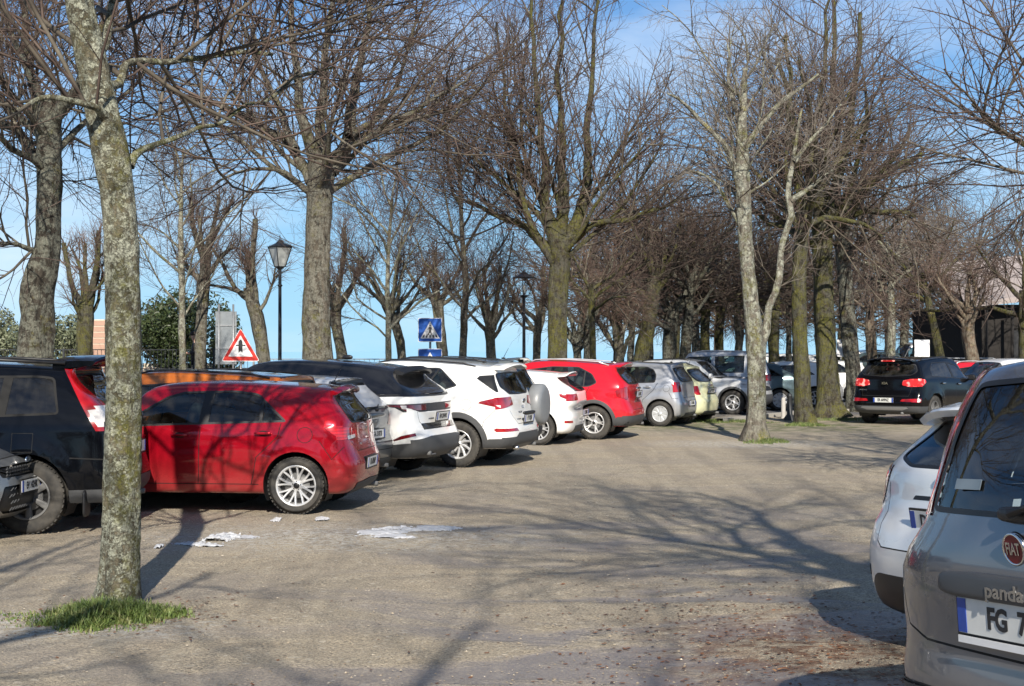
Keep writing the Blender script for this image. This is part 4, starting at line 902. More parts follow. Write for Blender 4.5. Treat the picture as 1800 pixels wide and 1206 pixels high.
def silver_small():
    s = tmpl(.848, 1.53, .56, 2.46, .78, .298, .19, ('cap', 9, 'hub', 'dark'), -.46, 1.03, -.30, 1.46, 1.55, 2.15, 1.02, [(-.5, 1.05), (1.2, .99), (2.3, .95)], hood=.90, nose=.78, step=.08, rc=.36, tw=[(-.6, .56), (0, .60), (1.5, .62), (2.4, .6)])
    wins(s, [(.12, 1.03), (1.9, .97), (1.8, 1.04), (1.4, 1.34), (1.0, 1.41), (.36, 1.41), (.18, 1.34), (.10, 1.2)], [pil(1.05, .9, 1.02, 1.5, .10)], rw=[(-.1, 1.03), (.54, 1.05), (.60, 1.12), (.52, 1.38), (-.1, 1.40)])
    s['cuts'] += [('rear', 'tail', rnd_poly([(.56, .82), (1, .80), (1, 1.04), (.62, 1.05)], .03)), ('side', 'tail', rnd_poly([(-.7, .80), (-.44, .82), (-.28, .98), (-.30, 1.04), (-.7, 1.05)], .02)), ('rear', 'clad', [(-.1, 0), (.5, 0), (.45, .32), (-.1, .32)])]
    seams(s, [[(.06, 1.02), (.16, .85), (.42, .62), (.46, .34)], [(1.1, 1.0), (1.12, .34)], [(-.5, .66), (-.3, .66), (-.22, .80)]]); s['cuts'] += [('side', 'groove', q) for q in ringstrips(-.16, .90, .08, .006, 12)]
    seams(s, [[(-.1, .68), (.5, .68), (.56, .82)]], .009, 'rear')
    P = paint('silver_metallic', (.46, .47, .49), .55, .3, .35); h = 158
    x, y, z = place(0, 1159, 750, h, 1, 0, .848)
    o = finish('parked_car', s, P, (x, y, 0), h, 'small silver hatchback with nine-spoke hubcaps beside the red crossover', group=LROW)
    spoiler(o, -.40, 1.50, .50, P, d=.18, drop=.0); plate(o, -.568, .54, 'CY 608FA'); handle(o, .30, .845, .93, P); mirror(o, 1.75, .79, .97, P); antenna(o, -.05, 1.51, .16); return o

def yellow_car():
    s = tmpl(.815, 1.49, .55, 2.30, .70, .295, .19, ('plain', 7, 'alu', 'dark'), -.38, .98, -.10, 1.38, 1.35, 2.0, 1.0, [(-.5, 1.0), (1.2, .98), (2.3, .93)], hood=.88, nose=.74, step=.09, rc=.5, rf=.6, pr=3.2, tw=[(-.6, .50), (0, .55), (1.5, .58), (2.4, .55)])
    wins(s, [(.25, 1.02), (1.75, .98), (1.3, 1.32), (.8, 1.39), (.42, 1.36)], [pil(.75, .9, .72, 1.5, .08)], rw=[(-.1, 1.0), (.48, 1.02), (.54, 1.10), (.46, 1.33), (-.1, 1.35)])
    s['cuts'] += [('rear', 'tail', rnd_poly([(.54, .70), (.70, .70), (.68, .92), (.54, .92)], .04)), ('side', 'tail', rnd_poly([(-.52, .68), (-.40, .70), (-.30, .90), (-.36, .94), (-.46, .92)], .03)), ('rear', 'clad', [(-.1, 0), (.5, 0), (.45, .3), (-.1, .3)])]
    P = paint('pale_yellow', (.60, .60, .38), 0, .32, .3); h = 152; x, y, z = place(0, 1215, 738, h, 1, 0, .815)
    x0, y0 = at(1228, 71.0); hx, hy = math.cos(R(h)), math.sin(R(h)); x, y = x0 + .30 * hx + .35 * hy, y0 + .30 * hy - .35 * hx
    o = finish('parked_car', s, P, (x, y, 0), h, 'rounded pale yellow city car beside the small silver hatchback', group=LROW)
    plate(o, -.52, .80, 'EP 773ZD', tilt=R(14)); m = MB(); m.sup((-.47, 0, .93), (.04, .32, .04), M_chrome, .5); m.build('boot_handle', o); antenna(o, .1, 1.45, .15); return o

def silver_cross():
    "crossover with its nose to the right, behind the yellow car"
    s = tmpl(.90, 1.56, .80, 2.56, .86, .335, .215, ('y', 5, 'alu', 'dark'), -.66, 1.06, -.5, 1.50, 1.35, 2.1, 1.06, [(-.7, 1.1), (1.2, 1.04), (2.3, 1.0)], hood=.96, nose=.80, zb=.25, archclad=.06, flare=.03, step=.08, rf=.6)
    wins(s, [(-.2, 1.10), (1.9, 1.02), (1.35, 1.40), (.5, 1.46)], [pil(1.0, .9, .95, 1.5, .1)], rw=[(-.1, 1.07), (.5, 1.07), (.45, 1.42), (-.1, 1.42)])
    s['cuts'] += [('front', 'head', rnd_poly([(.48, .72), (.9, .76), (.9, .88), (.60, .84)], .02)), ('side', 'head', [(3.0, .76), (3.6, .70), (3.6, .84), (3.05, .86)]), ('front', 'grille', rnd_poly([(-.1, .66), (.42, .66), (.48, .76), (-.1, .80)], .02)), ('front', 'clad', [(-.1, 0), (1, 0), (1, .40), (.60, .56), (-.1, .56)]), ('side', 'clad', [(-1.2, 0), (4, 0), (4, .38), (-1.2, .38)])]
    P = paint('silver_white', (.60, .61, .62), .35, .28, .3); h = -24; gx, gy = gp(1287, 729); hx, hy = math.cos(R(h)), math.sin(R(h)); lx, ly = 2.56, -.90
    h = -24; x, y = gx - (lx * hx - ly * hy), gy - (lx * hy + ly * hx)
    o = finish('parked_car', s, P, (x, y, 0), h, 'silver white crossover with its headlight end pointing right, behind the yellow city car', group='cars parked in the second row')
    mirror(o, 1.95, -.84, 1.02, P); rails(o, -.2, 1.2, .6, 0, roof=s['roof_f']); return o

def silver_van():
    s = tmpl(.86, 1.80, .72, 2.69, .82, .31, .20, ('plain', 6, 'alu', 'dark'), -.66, 1.05, -.50, 1.74, 1.75, 2.25, 1.12, [(-.7, 1.12), (2.6, 1.06)], hood=1.0, nose=.84, step=.12, tw=[(-.8, .64), (0, .68), (2.6, .66)], rc=.2, pr=5)
    s['scoop'] = .01
    wins(s, [(-.48, 1.14), (2.3, 1.10), (1.8, 1.60), (-.42, 1.66)], [pil(1.05, 1, 1.05, 1.8, .11), pil(.10, 1, .06, 1.8, .09)], rw=[(-.1, 1.12), (.66, 1.12), (.6, 1.66), (-.1, 1.67)], pcode='body')
    s['cuts'] += [('side', 'tail', [(-.9, .88), (-.50, .90), (-.50, 1.08), (-.9, 1.10)]), ('rear', 'tail', [(.66, .88), (1, .88), (1, 1.10), (.66, 1.10)])]
    P = paint('silver_metallic', (.46, .47, .49), .55, .3, .35); h = 168; X, Y = at(1318, 58.0)
    o = finish('parked_van', s, P, (X, Y, 0), h, 'silver people carrier with large side windows, left of the slate hatchback', 'van', group='cars parked in the second row'); rails(o, -.3, 1.6, .66, 0, M_alu, roof=s['roof_f']); return o

def teal_hatch():
    s = tmpl(.86, 1.46, .82, 2.56, .88, .315, .215, ('cap', 9, 'hub', 'dark'), -.60, 1.0, -.05, 1.38, 1.55, 2.25, 1.0, [(-.7, 1.02), (1.2, .98), (2.3, .95)], hood=.88, nose=.76, step=.09)
    wins(s, [(-.10, 1.03), (1.95, .97), (1.5, 1.28), (1.0, 1.36), (.55, 1.34), (.2, 1.22)], [pil(1.0, .9, .95, 1.5, .09), pil(.42, .9, .30, 1.4, .03)], rw=[(-.1, 1.02), (.56, 1.03), (.52, 1.33), (-.1, 1.35)])
    s['cuts'] += [('side', 'tail', [(-1, .82), (-.70, .84), (-.62, .95), (-1, .96)])]; seams(s, [[(.2, 1.0), (.46, .66), (.5, .33)], [(1.05, 1.), (1.08, .33)], [(-.8, .62), (.9, .68), (2.0, .66)]])
    P = paint('slate_teal', (.095, .135, .145), .5, .28, .35); h = 176; x, y, z = place(0, 1371, 722, h, 1, 0, .86)
    o = finish('parked_car', s, P, (x, y, 0), h, 'slate teal hatchback seen between the forked tree and the mossy trunk', group='cars parked in the second row'); antenna(o, .1, 1.4, .15); return o

def white_far(px, fd, h, label, wheelpx=None):
    s = tmpl(.87, 1.46, .72, 2.56, .80, .31, .21, ('plain', 7, 'alu', 'dark'), -.58, 1.0, -.40, 1.38, 1.55, 2.2, .98, [(-.7, 1.02), (2.3, .95)], hood=.86, nose=.76, step=.12)
    wins(s, [(-.0, 1.03), (1.95, .97), (1.45, 1.30), (.5, 1.35)], [pil(1.0, .9, .95, 1.5, .09)], rw=[(-.1, 1.0), (.56, 1.0), (.5, 1.33), (-.1, 1.34)])
    s['cuts'] += [('side', 'tail', [(-1, .82), (-.48, .84), (-.44, .98), (-1, 1.0)]), ('rear', 'tail', [(.54, .80), (1, .80), (1, .98), (.56, 1.0)])]
    X, Y = at(px, fd); P = paint('white_gloss', (.78, .78, .76), 0, .3, .30, dz=.6)
    o = finish('parked_car', s, P, (X, Y, 0), h, label, group='cars parked in the second row'); return o

def dark_suv():
    s = tmpl(.928, 1.645, .89, 2.64, .90, .352, .225, ('plain', 5, 'dalu', 'dark'), -.76, 1.10, -.58, 1.55, 1.6, 2.3, 1.08, [(-.8, 1.14), (.3, 1.10), (2.3, 1.03)], hood=.98, nose=.86, zb=.26, flare=.028, rc=.32, tw=[(-.8, .60), (0, .64), (1.5, .65), (2.6, .62)])
    wins(s, [(-.08, 1.16), (2.15, 1.06), (2.05, 1.13), (1.5, 1.44), (1.0, 1.52), (.25, 1.50), (.0, 1.36)], [pil(1.1, 1, 1.05, 1.6, .10)], rw=[(-.1, 1.15), (.62, 1.19), (.74, 1.28), (.64, 1.46), (-.1, 1.50)])
    s['glass'] = M_gdark
    s['cuts'] += [('rear', 'tail', rnd_poly([(.42, .96), (.62, .92), (1, .94), (1, 1.12), (.62, 1.11), (.44, 1.07)], .03)), ('side', 'tail', rnd_poly([(-.95, .94), (-.60, .96), (-.46, 1.04), (-.50, 1.10), (-.95, 1.12)], .02)), ('rear', 'ref', rnd_poly([(.42, .575), (.9, .55), (.9, .645), (.46, .625)], .01)), ('side', 'rev', [(-1, .56), (-.76, .56), (-.72, .60), (-.74, .64), (-1, .64)]),
                  ('rear', 'clad', [(-.1, 0), (1, 0), (1, .46), (-.1, .46)]), ('rear', 'clad2', [(-.1, .36), (.46, .36), (.62, .41), (.58, .44), (-.1, .44)]), ('side', 'clad', [(-1.2, 0), (4, 0), (4, .42), (-1.2, .46)])]
    s['clad2m'] = simple('brushed_skid_plate', (.34, .34, .35), .35, .6)
    seams(s, [[(-.1, .70), (.60, .70), (.66, .90)]], .009, 'rear'); seams(s, [[(.2, 1.1), (.3, .9), (.54, .66), (.56, .4)], [(1.15, 1.05), (1.17, .4)]])
    t = NT('brake_lamp'); t.set(Base_Color=(.5, .02, .02), Roughness=.15, Emission_Color=t.mix(t.ramp(t.noise(9, detail=1), [(.50, 0.0), (.60, 1.0)]), (.7, .006, .01), (1.0, .50, .42)), Emission_Strength=t.ramp(t.noise(9, detail=1), [(.46, .04), (.66, .8)])); s['tailm'] = t.m
    P = paint('black_solid', (.003, .003, .004), 0, .12, .08, dcol=(.06, .055, .05), coat=.30); h = 49; fd = 73.0
    x0, y0 = at(1553, fd); hx, hy = math.cos(R(h)), math.sin(R(h)); x, y = x0 + .89 * hx, y0 + .89 * hy
    o = finish('driving_car', s, P, (x, y, 0), h, 'black SUV driving away with its brake lights lit')
    spoiler(o, -.72, 1.60, .60, P, d=.24, drop=.01, sweep=.10); plate(o, -.905, .60, 'ER 609NZ', h=.11, tilt=R(2)); badge(o, 'txt:KIA', -.83, 1.0, .085, tilt=R(10)); handle(o, .42, -.925, 1.0, M_chrome); handle(o, 1.3, -.925, .97, M_chrome); mirror(o, 1.95, -.86, 1.06, P)
    m = MB(); m.sup((-.66, 0, 1.54), (.03, .36, .035), s['tailm'], .5); m.build('high_brake_light', o); rails(o, -.3, 1.3, .62, 0, roof=s['roof_f'])
    m = MB(); m.sup((-.35, 0, 1.625), (.14, .05, .06), M_trim, .9); m.build('roof_aerial', o); badge(o, 'txt:SPORTAGE', -.86, .84, .035, y=.55); return o

def white_focus():
    s = tmpl(.91, 1.50, .76, 2.64, .86, .318, .21, ('plain', 5, 'alu', 'dark'), -.60, 1.04, -.34, 1.42, 1.6, 2.25, 1.0, [(-.6, 1.06), (1.2, 1.0), (2.3, .96)], hood=.88, nose=.76, step=.06, rc=.42, bsh=.06, pr=3.4, tw=[(-.8, .62), (0, .64), (1.5, .63), (2.6, .6)])
    s['cuts'] += [('rear', 'groove', q) for q in pline([(.655, .97), (.62, .80), (.60, .64), (.54, .605), (-.1, .60)], .008)]
    wins(s, [(.1, 1.06), (1.95, .99), (1.5, 1.30), (.9, 1.38), (.5, 1.36)], [pil(1.0, .9, .95, 1.5, .1)], rw=[(-.1, 1.06), (.44, 1.065), (.64, 1.12), (.50, 1.345), (.42, 1.37), (-.1, 1.38)])
    s['cuts'] += [('side', 'tail', rnd_poly([(-.72, .82), (-.58, .83), (-.50, .99), (-.55, 1.09), (-.62, 1.06)], .02)), ('rear', 'tail', [(.745, .84), (1, .82), (1, 1.08), (.66, 1.07)]), ('side', 'ref', [(-.9, .42), (-.60, .42), (-.60, .52), (-.9, .52)]),
                  ('rear', 'trim', rnd_poly([(-.1, .22), (.62, .20), (.70, .30), (.66, .42), (.58, .455), (-.1, .455)], .04)), ('rear', 'trim', rnd_poly([(-.1, .885), (.36, .885), (.34, .91), (-.1, .91)], .01))]
    P = paint('white_pearl', (.80, .80, .78), .1, .26, .35, dz=.9); h = 20; fd = 322.0
    z0 = .06; X, Y = at(1654, fd); hx, hy = math.cos(R(h)), math.sin(R(h)); x, y = X + .72 * hx, Y + .72 * hy
    o = finish('parked_car', s, P, (x, y, z0), h, 'white hatchback on the right, its tail just beyond the grey city car', group='cars parked nose in on the right')
    o.rotation_euler.x = R(-2.4)
    spoiler(o, -.54, 1.425, .62, P, d=.34, t=.07, drop=.03, sweep=.16); plate(o, -.70, .78, 'DZ 7', tilt=R(8), sx=.9, tx=.09 - .17); badge(o, 'oval', -.655, .955, .055, tilt=R(18)); wiper(o, [(-.64, .0, 1.075), (-.575, .10, 1.09), (-.50, .34, 1.12)], .012); return o

def grey_panda():
    s = tmpl(.822, 1.58, .60, 2.30, .76, .30, .20, ('plain', 5, 'alu', 'dark'), -.545, 1.0, -.36, 1.50, 1.5, 2.05, 1.02, [(-.5, 1.06), (2.3, 1.0)], hood=.92, nose=.8, step=.05, rc=.30, pr=3.6, bsh=-.02, tw=[(-.8, .585), (0, .60), (1.5, .61), (2.4, .6)])
    s['rearp'] = [(-.46, .22), (-.56, .30), (-.60, .40), (-.60, .50), (-.575, .565), (-.585, .70), (-.585, .82), (-.555, .98), (-.47, 1.25), (-.35, 1.48), (-.32, 1.52)]
    wins(s, [(-.1, 1.08), (1.9, 1.02), (1.4, 1.42), (.1, 1.45)], [pil(1.0, .9, .95, 1.5, .1), pil(.1, .9, .1, 1.5, .06)], rw=[(-.1, 1.0), (.50, 1.005), (.51, 1.04), (.45, 1.41), (.42, 1.435), (-.1, 1.445)]); s['tailm'] = lens('tail_crimson', (.85, .02, .05), (.60, .012, .03), 20, 'Z')
    s['rglass'] = M_gclear
    s['cuts'] += [('rear', 'tail', [(.518, .99), (.95, .99), (.95, 1.5), (.455, 1.5), (.468, 1.42), (.522, 1.06)]), ('side', 'tail', [(-.70, .99), (-.50, .99), (-.36, 1.38), (-.35, 1.48), (-.7, 1.48)]),
                  ('rear', 'clad', [(-.1, 0), (1, 0), (1, .42), (.5, .44), (-.1, .44)])]
    seams(s, [[(-.1, .575), (.5, .585), (.64, .62), (.69, .75), (.675, .97)], [(-.1, .435), (.5, .435), (.9, .415)]], .008, 'rear')
    def tuck(x, y, z):
        k = smooth((z - .80) / .20) * (1 - .75 * smooth((z - 1.05) / .45)) * smooth((.25 - x) / .5) * smooth(y / .45); return y - .115 * k, z
    s['mods'] = (tuck,)
    P = paint('panda_grey', (.145, .15, .17), .5, .25, .45, dz=1.1); h = 19; fd = 590.0; z0 = .27
    X, Y = at(1806, fd); hx, hy = math.cos(R(h)), math.sin(R(h)); x, y = X + .58 * hx, Y + .58 * hy
    o = finish('parked_car', s, P, (x, y, z0), h, 'grey city car with a round red badge, cut off by the right picture edge', group='cars parked nose in on the right')
    o.rotation_euler.x = R(-3.4)
    b = badge(o, 'disc_red', -.582, .915, .052, tilt=R(10))
    m = MB(); Ds = simple('dusty_plastic', (.05, .052, .056), .5)
    m.sup((-.60, 0, .79), (.055, .72, .082), Ds, .45, Matrix.Rotation(R(6), 4, 'Y'), nu=28, nv=14); hb = m.build('boot_handle', o)
    Bt = Matrix.Translation((-.630, 0, .785)) @ Matrix.Rotation(R(-90), 4, 'Z') @ Matrix.Rotation(R(90), 4, 'X')
    text_mesh('raised_letters', 'panda', .062, M_chrome, hb, Bt, ext=.002, bold=.0016, sx=1.25)
    p = plate(o, -.598, .695, 'FG  78', tilt=R(2), sx=.9); m = MB(); m.box((-.616, 0, .622), (.004, .50, .022), M_wletter); m.build('plate_frame_strip', p)
    m = MB()
    c = MB(); c.sup((-.545, 0, 1.015), (.07, .22, .05), M_trim, .6); c.tube([(-.60, .0, 1.02), (-.59, -.1, 1.05), (-.55, -.42, 1.08)], [.014, .010, .006], M_trim, 6); c.build('rear_wiper', o)
    m.box((-.523, .30, 1.10), (.002, .13, .035), simple('window_sticker', (.16, .20, .23), .4), Matrix.Rotation(R(18), 4, 'Y')); st = m.build('window_sticker', o)
    g = MB(); 
    for i in range(9): g.box((-.505 + i * .0, 0, 0), (.001, .001, .001), M_trim) if 0 else None
    return o

def right_hidden():
    "grey hatchback between the black SUV and the white one: roof, windscreen and bonnet show"
    s = tmpl(.86, 1.47, .65, 2.5, .80, .305, .2, ('plain', 5, 'alu', 'dark'), -.6, 1.0, -.4, 1.40, 1.5, 2.15, .98, [(-.6, 1.0), (2.3, .94)], hood=.86, nose=.74, step=.09)
    wins(s, [(.1, 1.02), (1.9, .97), (1.45, 1.28), (.5, 1.36)], [pil(1.0, .9, .95, 1.5, .09)], rw=[(-.1, 1.0), (.5, 1.0), (.48, 1.33), (-.1, 1.34)])
    P = paint('steel_grey', (.24, .26, .30), .5, .28, .3); X, Y = at(1684, 124.0)
    h = 196; o = finish('parked_car', s, P, (X + 3.17, Y + .9, .08), h, 'steel grey hatchback showing only windscreen and bonnet above the white hatchback', group='cars parked nose in on the right'); mirror(o, 1.75, .80, .93, P); return o
CARS = [red_hatch, black_suv, silver_front, orange_car, grey_hatch, white_luxury, white_suv, spare_suv, white_hatch, red_crossover, silver_small, yellow_car, silver_cross, silver_van, teal_hatch, dark_suv, white_focus, grey_panda, right_hidden]
for fn in CARS: fn()
white_far(1440, 55.0, 160, 'white hatchback with a red tail light, showing right of the mossy pale-footed trunk')
white_far(1497, 50.0, 172, 'white car with blue windows glimpsed between the thick dark trunk and the black SUV')
# ------------------------------------------------------------ trees
def mk_bark(name, base, dark, lichen, moss, lscale=26, lcol=(.48, .50, .40), mcol=(.088, .086, .016), ycol=(.32, .27, .05), bd=.02, mside=0.0):
    t = NT(name); v = t.co((1, 1, .22)); ridg = t.noise(16, v, detail=6, rough=.65); c = t.mix(t.ramp(ridg, [(.35, 1.0), (.62, 0.0)]), base, dark)
    n1 = t.noise(3.4, detail=5, rough=.65); P = t.co()
    ds = t.n.new('ShaderNodeMix'); ds.data_type = 'RGBA'; ds.blend_type = 'ADD'; ds.inputs[0].default_value = .055; t.l.new(P, ds.inputs[6])
    nn = t.n.new('ShaderNodeTexNoise'); nn.inputs['Scale'].default_value = 9; t.l.new(P, nn.inputs[0]); t.l.new(nn.outputs['Color'], ds.inputs[7]); Pd = ds.outputs[2]
    a = t.voro(lscale, Pd); col = t.voro(lscale, Pd, out='Color'); a2 = t.voro(lscale * .55, Pd)
    crust = t.noise(lscale * .62, Pd, detail=8, rough=.78); crust2 = t.noise(lscale * 2.2, Pd, detail=6, rough=.7)
    cover = t.ramp(n1, [(.30, .10), (.62, 1.0)])                                  # where lichen is thick or thin
    mott = t.ramp(t.math('ADD', crust, t.math('MULTIPLY', cover, .12)), [(.545, 0.0), (.60, 1.0)])
    spot = t.math('MULTIPLY', t.ramp(a, [(.12, .35), (.24, 1.0), (.36, 1.0), (.42, 0.0)]), t.ramp(t.sep(col, 0), [(.50, 0.0), (.60, 1.0)]))
    big = t.math('MULTIPLY', t.ramp(a2, [(.20, .2), (.30, 1.0), (.38, 1.0), (.44, 0.0)]), t.ramp(crust2, [(.42, .2), (.55, 1.0)]))
    L = t.math('MAXIMUM', mott, t.math('MAXIMUM', t.math('MULTIPLY', spot, .9), t.math('MULTIPLY', big, .55)))
    L = t.math('MULTIPLY', L, t.ramp(crust2, [(.34, .25), (.50, 1.0)]))
    L = t.math('MINIMUM', t.math('MULTIPLY', L, lichen), .93)
    if lichen > .8: L = t.math('MULTIPLY', L, t.ramp(t.math('MULTIPLY', t.sep(), .25), [(.04, .25), (.22, 1.0)]))
    lc = t.mix(crust2, tuple(x * .55 for x in lcol), tuple(min(1, x * 1.35) for x in lcol)); c = t.mix(L, c, lc)
    m = t.math('MULTIPLY', t.ramp(t.noise(2.6, detail=8, rough=.75), [(.66 - .22 * moss, 0.0), (.76 - .20 * moss, 1.0)]), min(.9, .45 + moss * .6))
    if mside: m = t.math('MULTIPLY', m, t.ramp(t.math('ADD', t.math('MULTIPLY', t.sep(ax=0), mside), .5), [(.3, .25), (.75, 1.0)]))
    m = t.math('MULTIPLY', m, t.ramp(t.noise(26, detail=5, rough=.75), [(.40, .10), (.58, 1.0)])); c = t.mix(m, c, t.mix(ridg, mcol, tuple(x * 2.0 for x in mcol)))
    y = t.math('MULTIPLY', t.ramp(t.noise(2.4, detail=4), [(.62, 0.0), (.68, 1.0)]), t.ramp(t.noise(30, detail=4), [(.44, 0.0), (.55, .9)])); c = t.mix(t.math('MULTIPLY', y, min(1, lichen * .8 + moss * .3)), c, ycol)
    t.set(Base_Color=c, Roughness=.92, Specular_IOR_Level=.25)
    t.bump(t.math('ADD', t.math('MULTIPLY', ridg, 1.3), t.math('ADD', t.math('MULTIPLY', L, .35), t.math('MULTIPLY', t.noise(60, detail=4), .5))), 1.0, bd); return t.m
B_front = mk_bark('bark_lichened', (.165, .145, .10), (.034, .029, .021), .72, 1.0, 24, (.44, .455, .36), bd=.035, mside=3.6)
B_pale = mk_bark('bark_pale', (.22, .195, .155), (.06, .05, .04), .85, .75, 11, (.38, .385, .31), bd=.04)
B_grey = mk_bark('bark_grey', (.14, .118, .09), (.032, .026, .02), .42, .60, 17, (.34, .34, .28), bd=.05)
B_moss = mk_bark('bark_mossy', (.070, .058, .042), (.022, .019, .015), .12, 1.0, 9, bd=.07)
B_dark = mk_bark('bark_dark', (.080, .068, .053), (.02, .017, .013), .30, .45, 9, bd=.06)
B_brown = mk_bark('bark_brown', (.19, .135, .095), (.07, .05, .036), .2, .25, 12, bd=.04)
def mk_twig(name, a, b, c_):
    t = NT(name); n = t.noise(3.5, detail=4); t.set(Base_Color=t.ramp(n, [(.3, a), (.55, b), (.8, c_)]), Roughness=.8, Specular_IOR_Level=.25); return t.m
T_lime = mk_twig('lime_twigs', (.050, .036, .030), (.105, .074, .060), (.21, .165, .135))
T_red = mk_twig('reddish_twigs', (.075, .048, .038), (.155, .102, .080), (.27, .20, .165))
T_pale = mk_twig('pale_twigs', (.14, .12, .10), (.22, .19, .16), (.33, .31, .26))
T_branch = mk_twig('branch_bark', (.045, .037, .029), (.10, .084, .064), (.20, .18, .14))
def nrm(v): return v / np.maximum(np.linalg.norm(v, axis=-1, keepdims=True), 1e-9)
def grow(S, D, Ln, R0, nseg, wob, up, rng, tip=.35, droop=0.0):
    N = len(S); P = np.zeros((N, nseg + 1, 3)); Rr = np.zeros((N, nseg + 1)); P[:, 0] = S; Rr[:, 0] = R0; d = nrm(D.copy())
    for k in range(nseg):
        q = (k + 1) / nseg
        d = nrm(d + rng.normal(size=(N, 3)) * wob + np.array([0, 0, up - droop * q])); P[:, k + 1] = P[:, k] + d * (Ln / nseg)[:, None]; Rr[:, k + 1] = R0 * (1 - (1 - tip) * q)
    return P, Rr
def spawn(P, Rr, per, t0, t1, ang, sd, L0, L1, rf, rng, taperlen=.45, mode=None):
    N, K = P.shape[0], P.shape[1] - 1; n = N * per; idx = np.repeat(np.arange(N), per)
    t = t0 + (t1 - t0) * ((np.tile(np.arange(per), N) + rng.random(n)) / per); f = np.clip(t, 0, .999) * K; i = f.astype(int); w = (f - i)[:, None]
    pos = P[idx, i] * (1 - w) + P[idx, i + 1] * w; d = nrm(P[idx, i + 1] - P[idx, i]); r = Rr[idx, i] * (1 - w[:, 0]) + Rr[idx, i + 1] * w[:, 0]
    v = rng.normal(size=(n, 3)); v -= (v * d).sum(-1, keepdims=True) * d; v = nrm(v); a = np.radians(ang + sd * rng.normal(size=n))[:, None]
    L = (L0 + (L1 - L0) * rng.random(n)) * (1 - taperlen * t); return pos, nrm(d * np.cos(a) + v * np.sin(a)), L, np.minimum(rf * (.7 + .6 * rng.random(n)), r * .75)
def tubes(P, Rr, sides):
    N, K = P.shape[0], P.shape[1]; T = np.zeros_like(P); T[:, 1:-1] = P[:, 2:] - P[:, :-2]; T[:, 0] = P[:, 1] - P[:, 0]; T[:, -1] = P[:, -1] - P[:, -2]; T = nrm(T)
    ref = np.zeros((N, 1, 3)); m = np.abs(T[:, :1, 2]) > .8; ref[..., 0] = m; ref[..., 2] = ~m; U = nrm(np.cross(T, np.broadcast_to(ref, T.shape))); W = np.cross(T, U)
    a = np.arange(sides) * 2 * np.pi / sides; V = P[:, :, None] + (U[:, :, None] * np.cos(a)[:, None] + W[:, :, None] * np.sin(a)[:, None]) * Rr[:, :, None, None]
    b = (np.arange(N) * K * sides)[:, None, None] + (np.arange(K - 1) * sides)[None, :, None]; i = np.arange(sides)[None, None]; j = (i + 1) % sides
    Q = np.stack([b + i, b + j, b + sides + j, b + sides + i], -1); return V.reshape(-1, 3), Q.reshape(-1, 4)
def merge(parts, mis=None):
    V, Q, M, o = [], [], [], 0
    for k, (v, q) in enumerate(parts): V.append(v); Q.append(q + o); M.append(np.full(len(q), 0 if mis is None else mis[k])); o += len(v)
    return np.concatenate(V), np.concatenate(Q), np.concatenate(M).astype(np.int32)
def resample(pts, step):
    pts = np.array(pts, float); n = len(pts); out = []
    for i in range(n - 1):
        p0, p1, p2, p3 = pts[max(i - 1, 0)], pts[i], pts[i + 1], pts[min(i + 2, n - 1)]; k = max(1, int(np.linalg.norm(p2[:3] - p1[:3]) / step))
        for j in range(k):
            t = j / k; out.append(.5 * ((2 * p1) + (-p0 + p2) * t + (2 * p0 - 5 * p1 + 4 * p2 - p3) * t * t + (-p0 + 3 * p1 - 3 * p2 + p3) * t ** 3))
    out.append(pts[-1]); return np.array(out)
def stem(pts, sides, step, rng, rough=.06, root_flare=0.0, wob=0.0):
    "one trunk or limb: rows of (x,y,z,r) -> lumpy tube"
    A = resample(pts, step)
    if wob:
        k = len(A); w = rng.normal(size=(k, 3)); kk = max(1, int(.35 / step)); ker = np.hanning(2 * kk + 3); ker /= ker.sum(); w = np.stack([np.convolve(w[:, i], ker, 'same')[:k] for i in range(3)], -1); w /= w.std() + 1e-6
        A[:, :3] += w * wob * np.minimum(1, np.arange(k) / 4.0)[:, None]
    P, r = A[None, :, :3], A[None, :, 3]; V, Q = tubes(P, r, sides); K = A.shape[0]; V = V.reshape(K, sides, 3); c = A[:, None, :3]; D = V - c
    ang = np.arange(sides) * 2 * np.pi / sides; zz0 = np.cumsum(np.r_[0, np.linalg.norm(np.diff(A[:, :3], axis=0), axis=1)]); ph = rng.random(8) * 6.28; s = np.ones((K, sides))
    sc = 1 / max(A[0, 3], .05)
    for k, (m, w, am) in enumerate(((2, .35, 1), (3, .8, .8), (5, 1.5, .5), (7, 2.6, .35))): s += rough * am * np.sin(m * ang[None] + ph[k] + np.sin(zz0 * w * sc * .35 + ph[k + 4])[:, None] * 1.6)
    s += rough * .6 * rng.normal(size=s.shape)
    for _ in range(3):
        k = rng.integers(0, K); a0 = rng.random() * 6.28; s += rough * 2.2 * np.exp(-((zz0 - zz0[k]) / (A[0, 3] * 1.0))[:, None] ** 2 - (np.angle(np.exp(1j * (ang - a0))) / .6)[None] ** 2)
    if root_flare: s *= 1 + (root_flare * np.exp(-zz0 / (A[0, 3] * 1.2)))[:, None] * (1 + .45 * np.sin(4 * ang + ph[0]))[None]
    return (c + D * s[..., None]).reshape(-1, 3), Q, A
def fit(A, n):
    "a limb as one equal-length polyline for spawning"
    d = np.r_[0, np.cumsum(np.linalg.norm(np.diff(A[:, :3], axis=0), axis=1))]; t = np.linspace(0, d[-1], n); return np.stack([np.interp(t, d, A[:, k]) for k in range(4)], -1)
def px3(pt, fd0, Y0):
    px, py, w = pt[:3]; dy = pt[3] if len(pt) > 3 else 0; Y = Y0 + dy; fd = F / Y; return ((px - CX) / fd, Y, H - (py - HY) / fd, w / fd / 2)
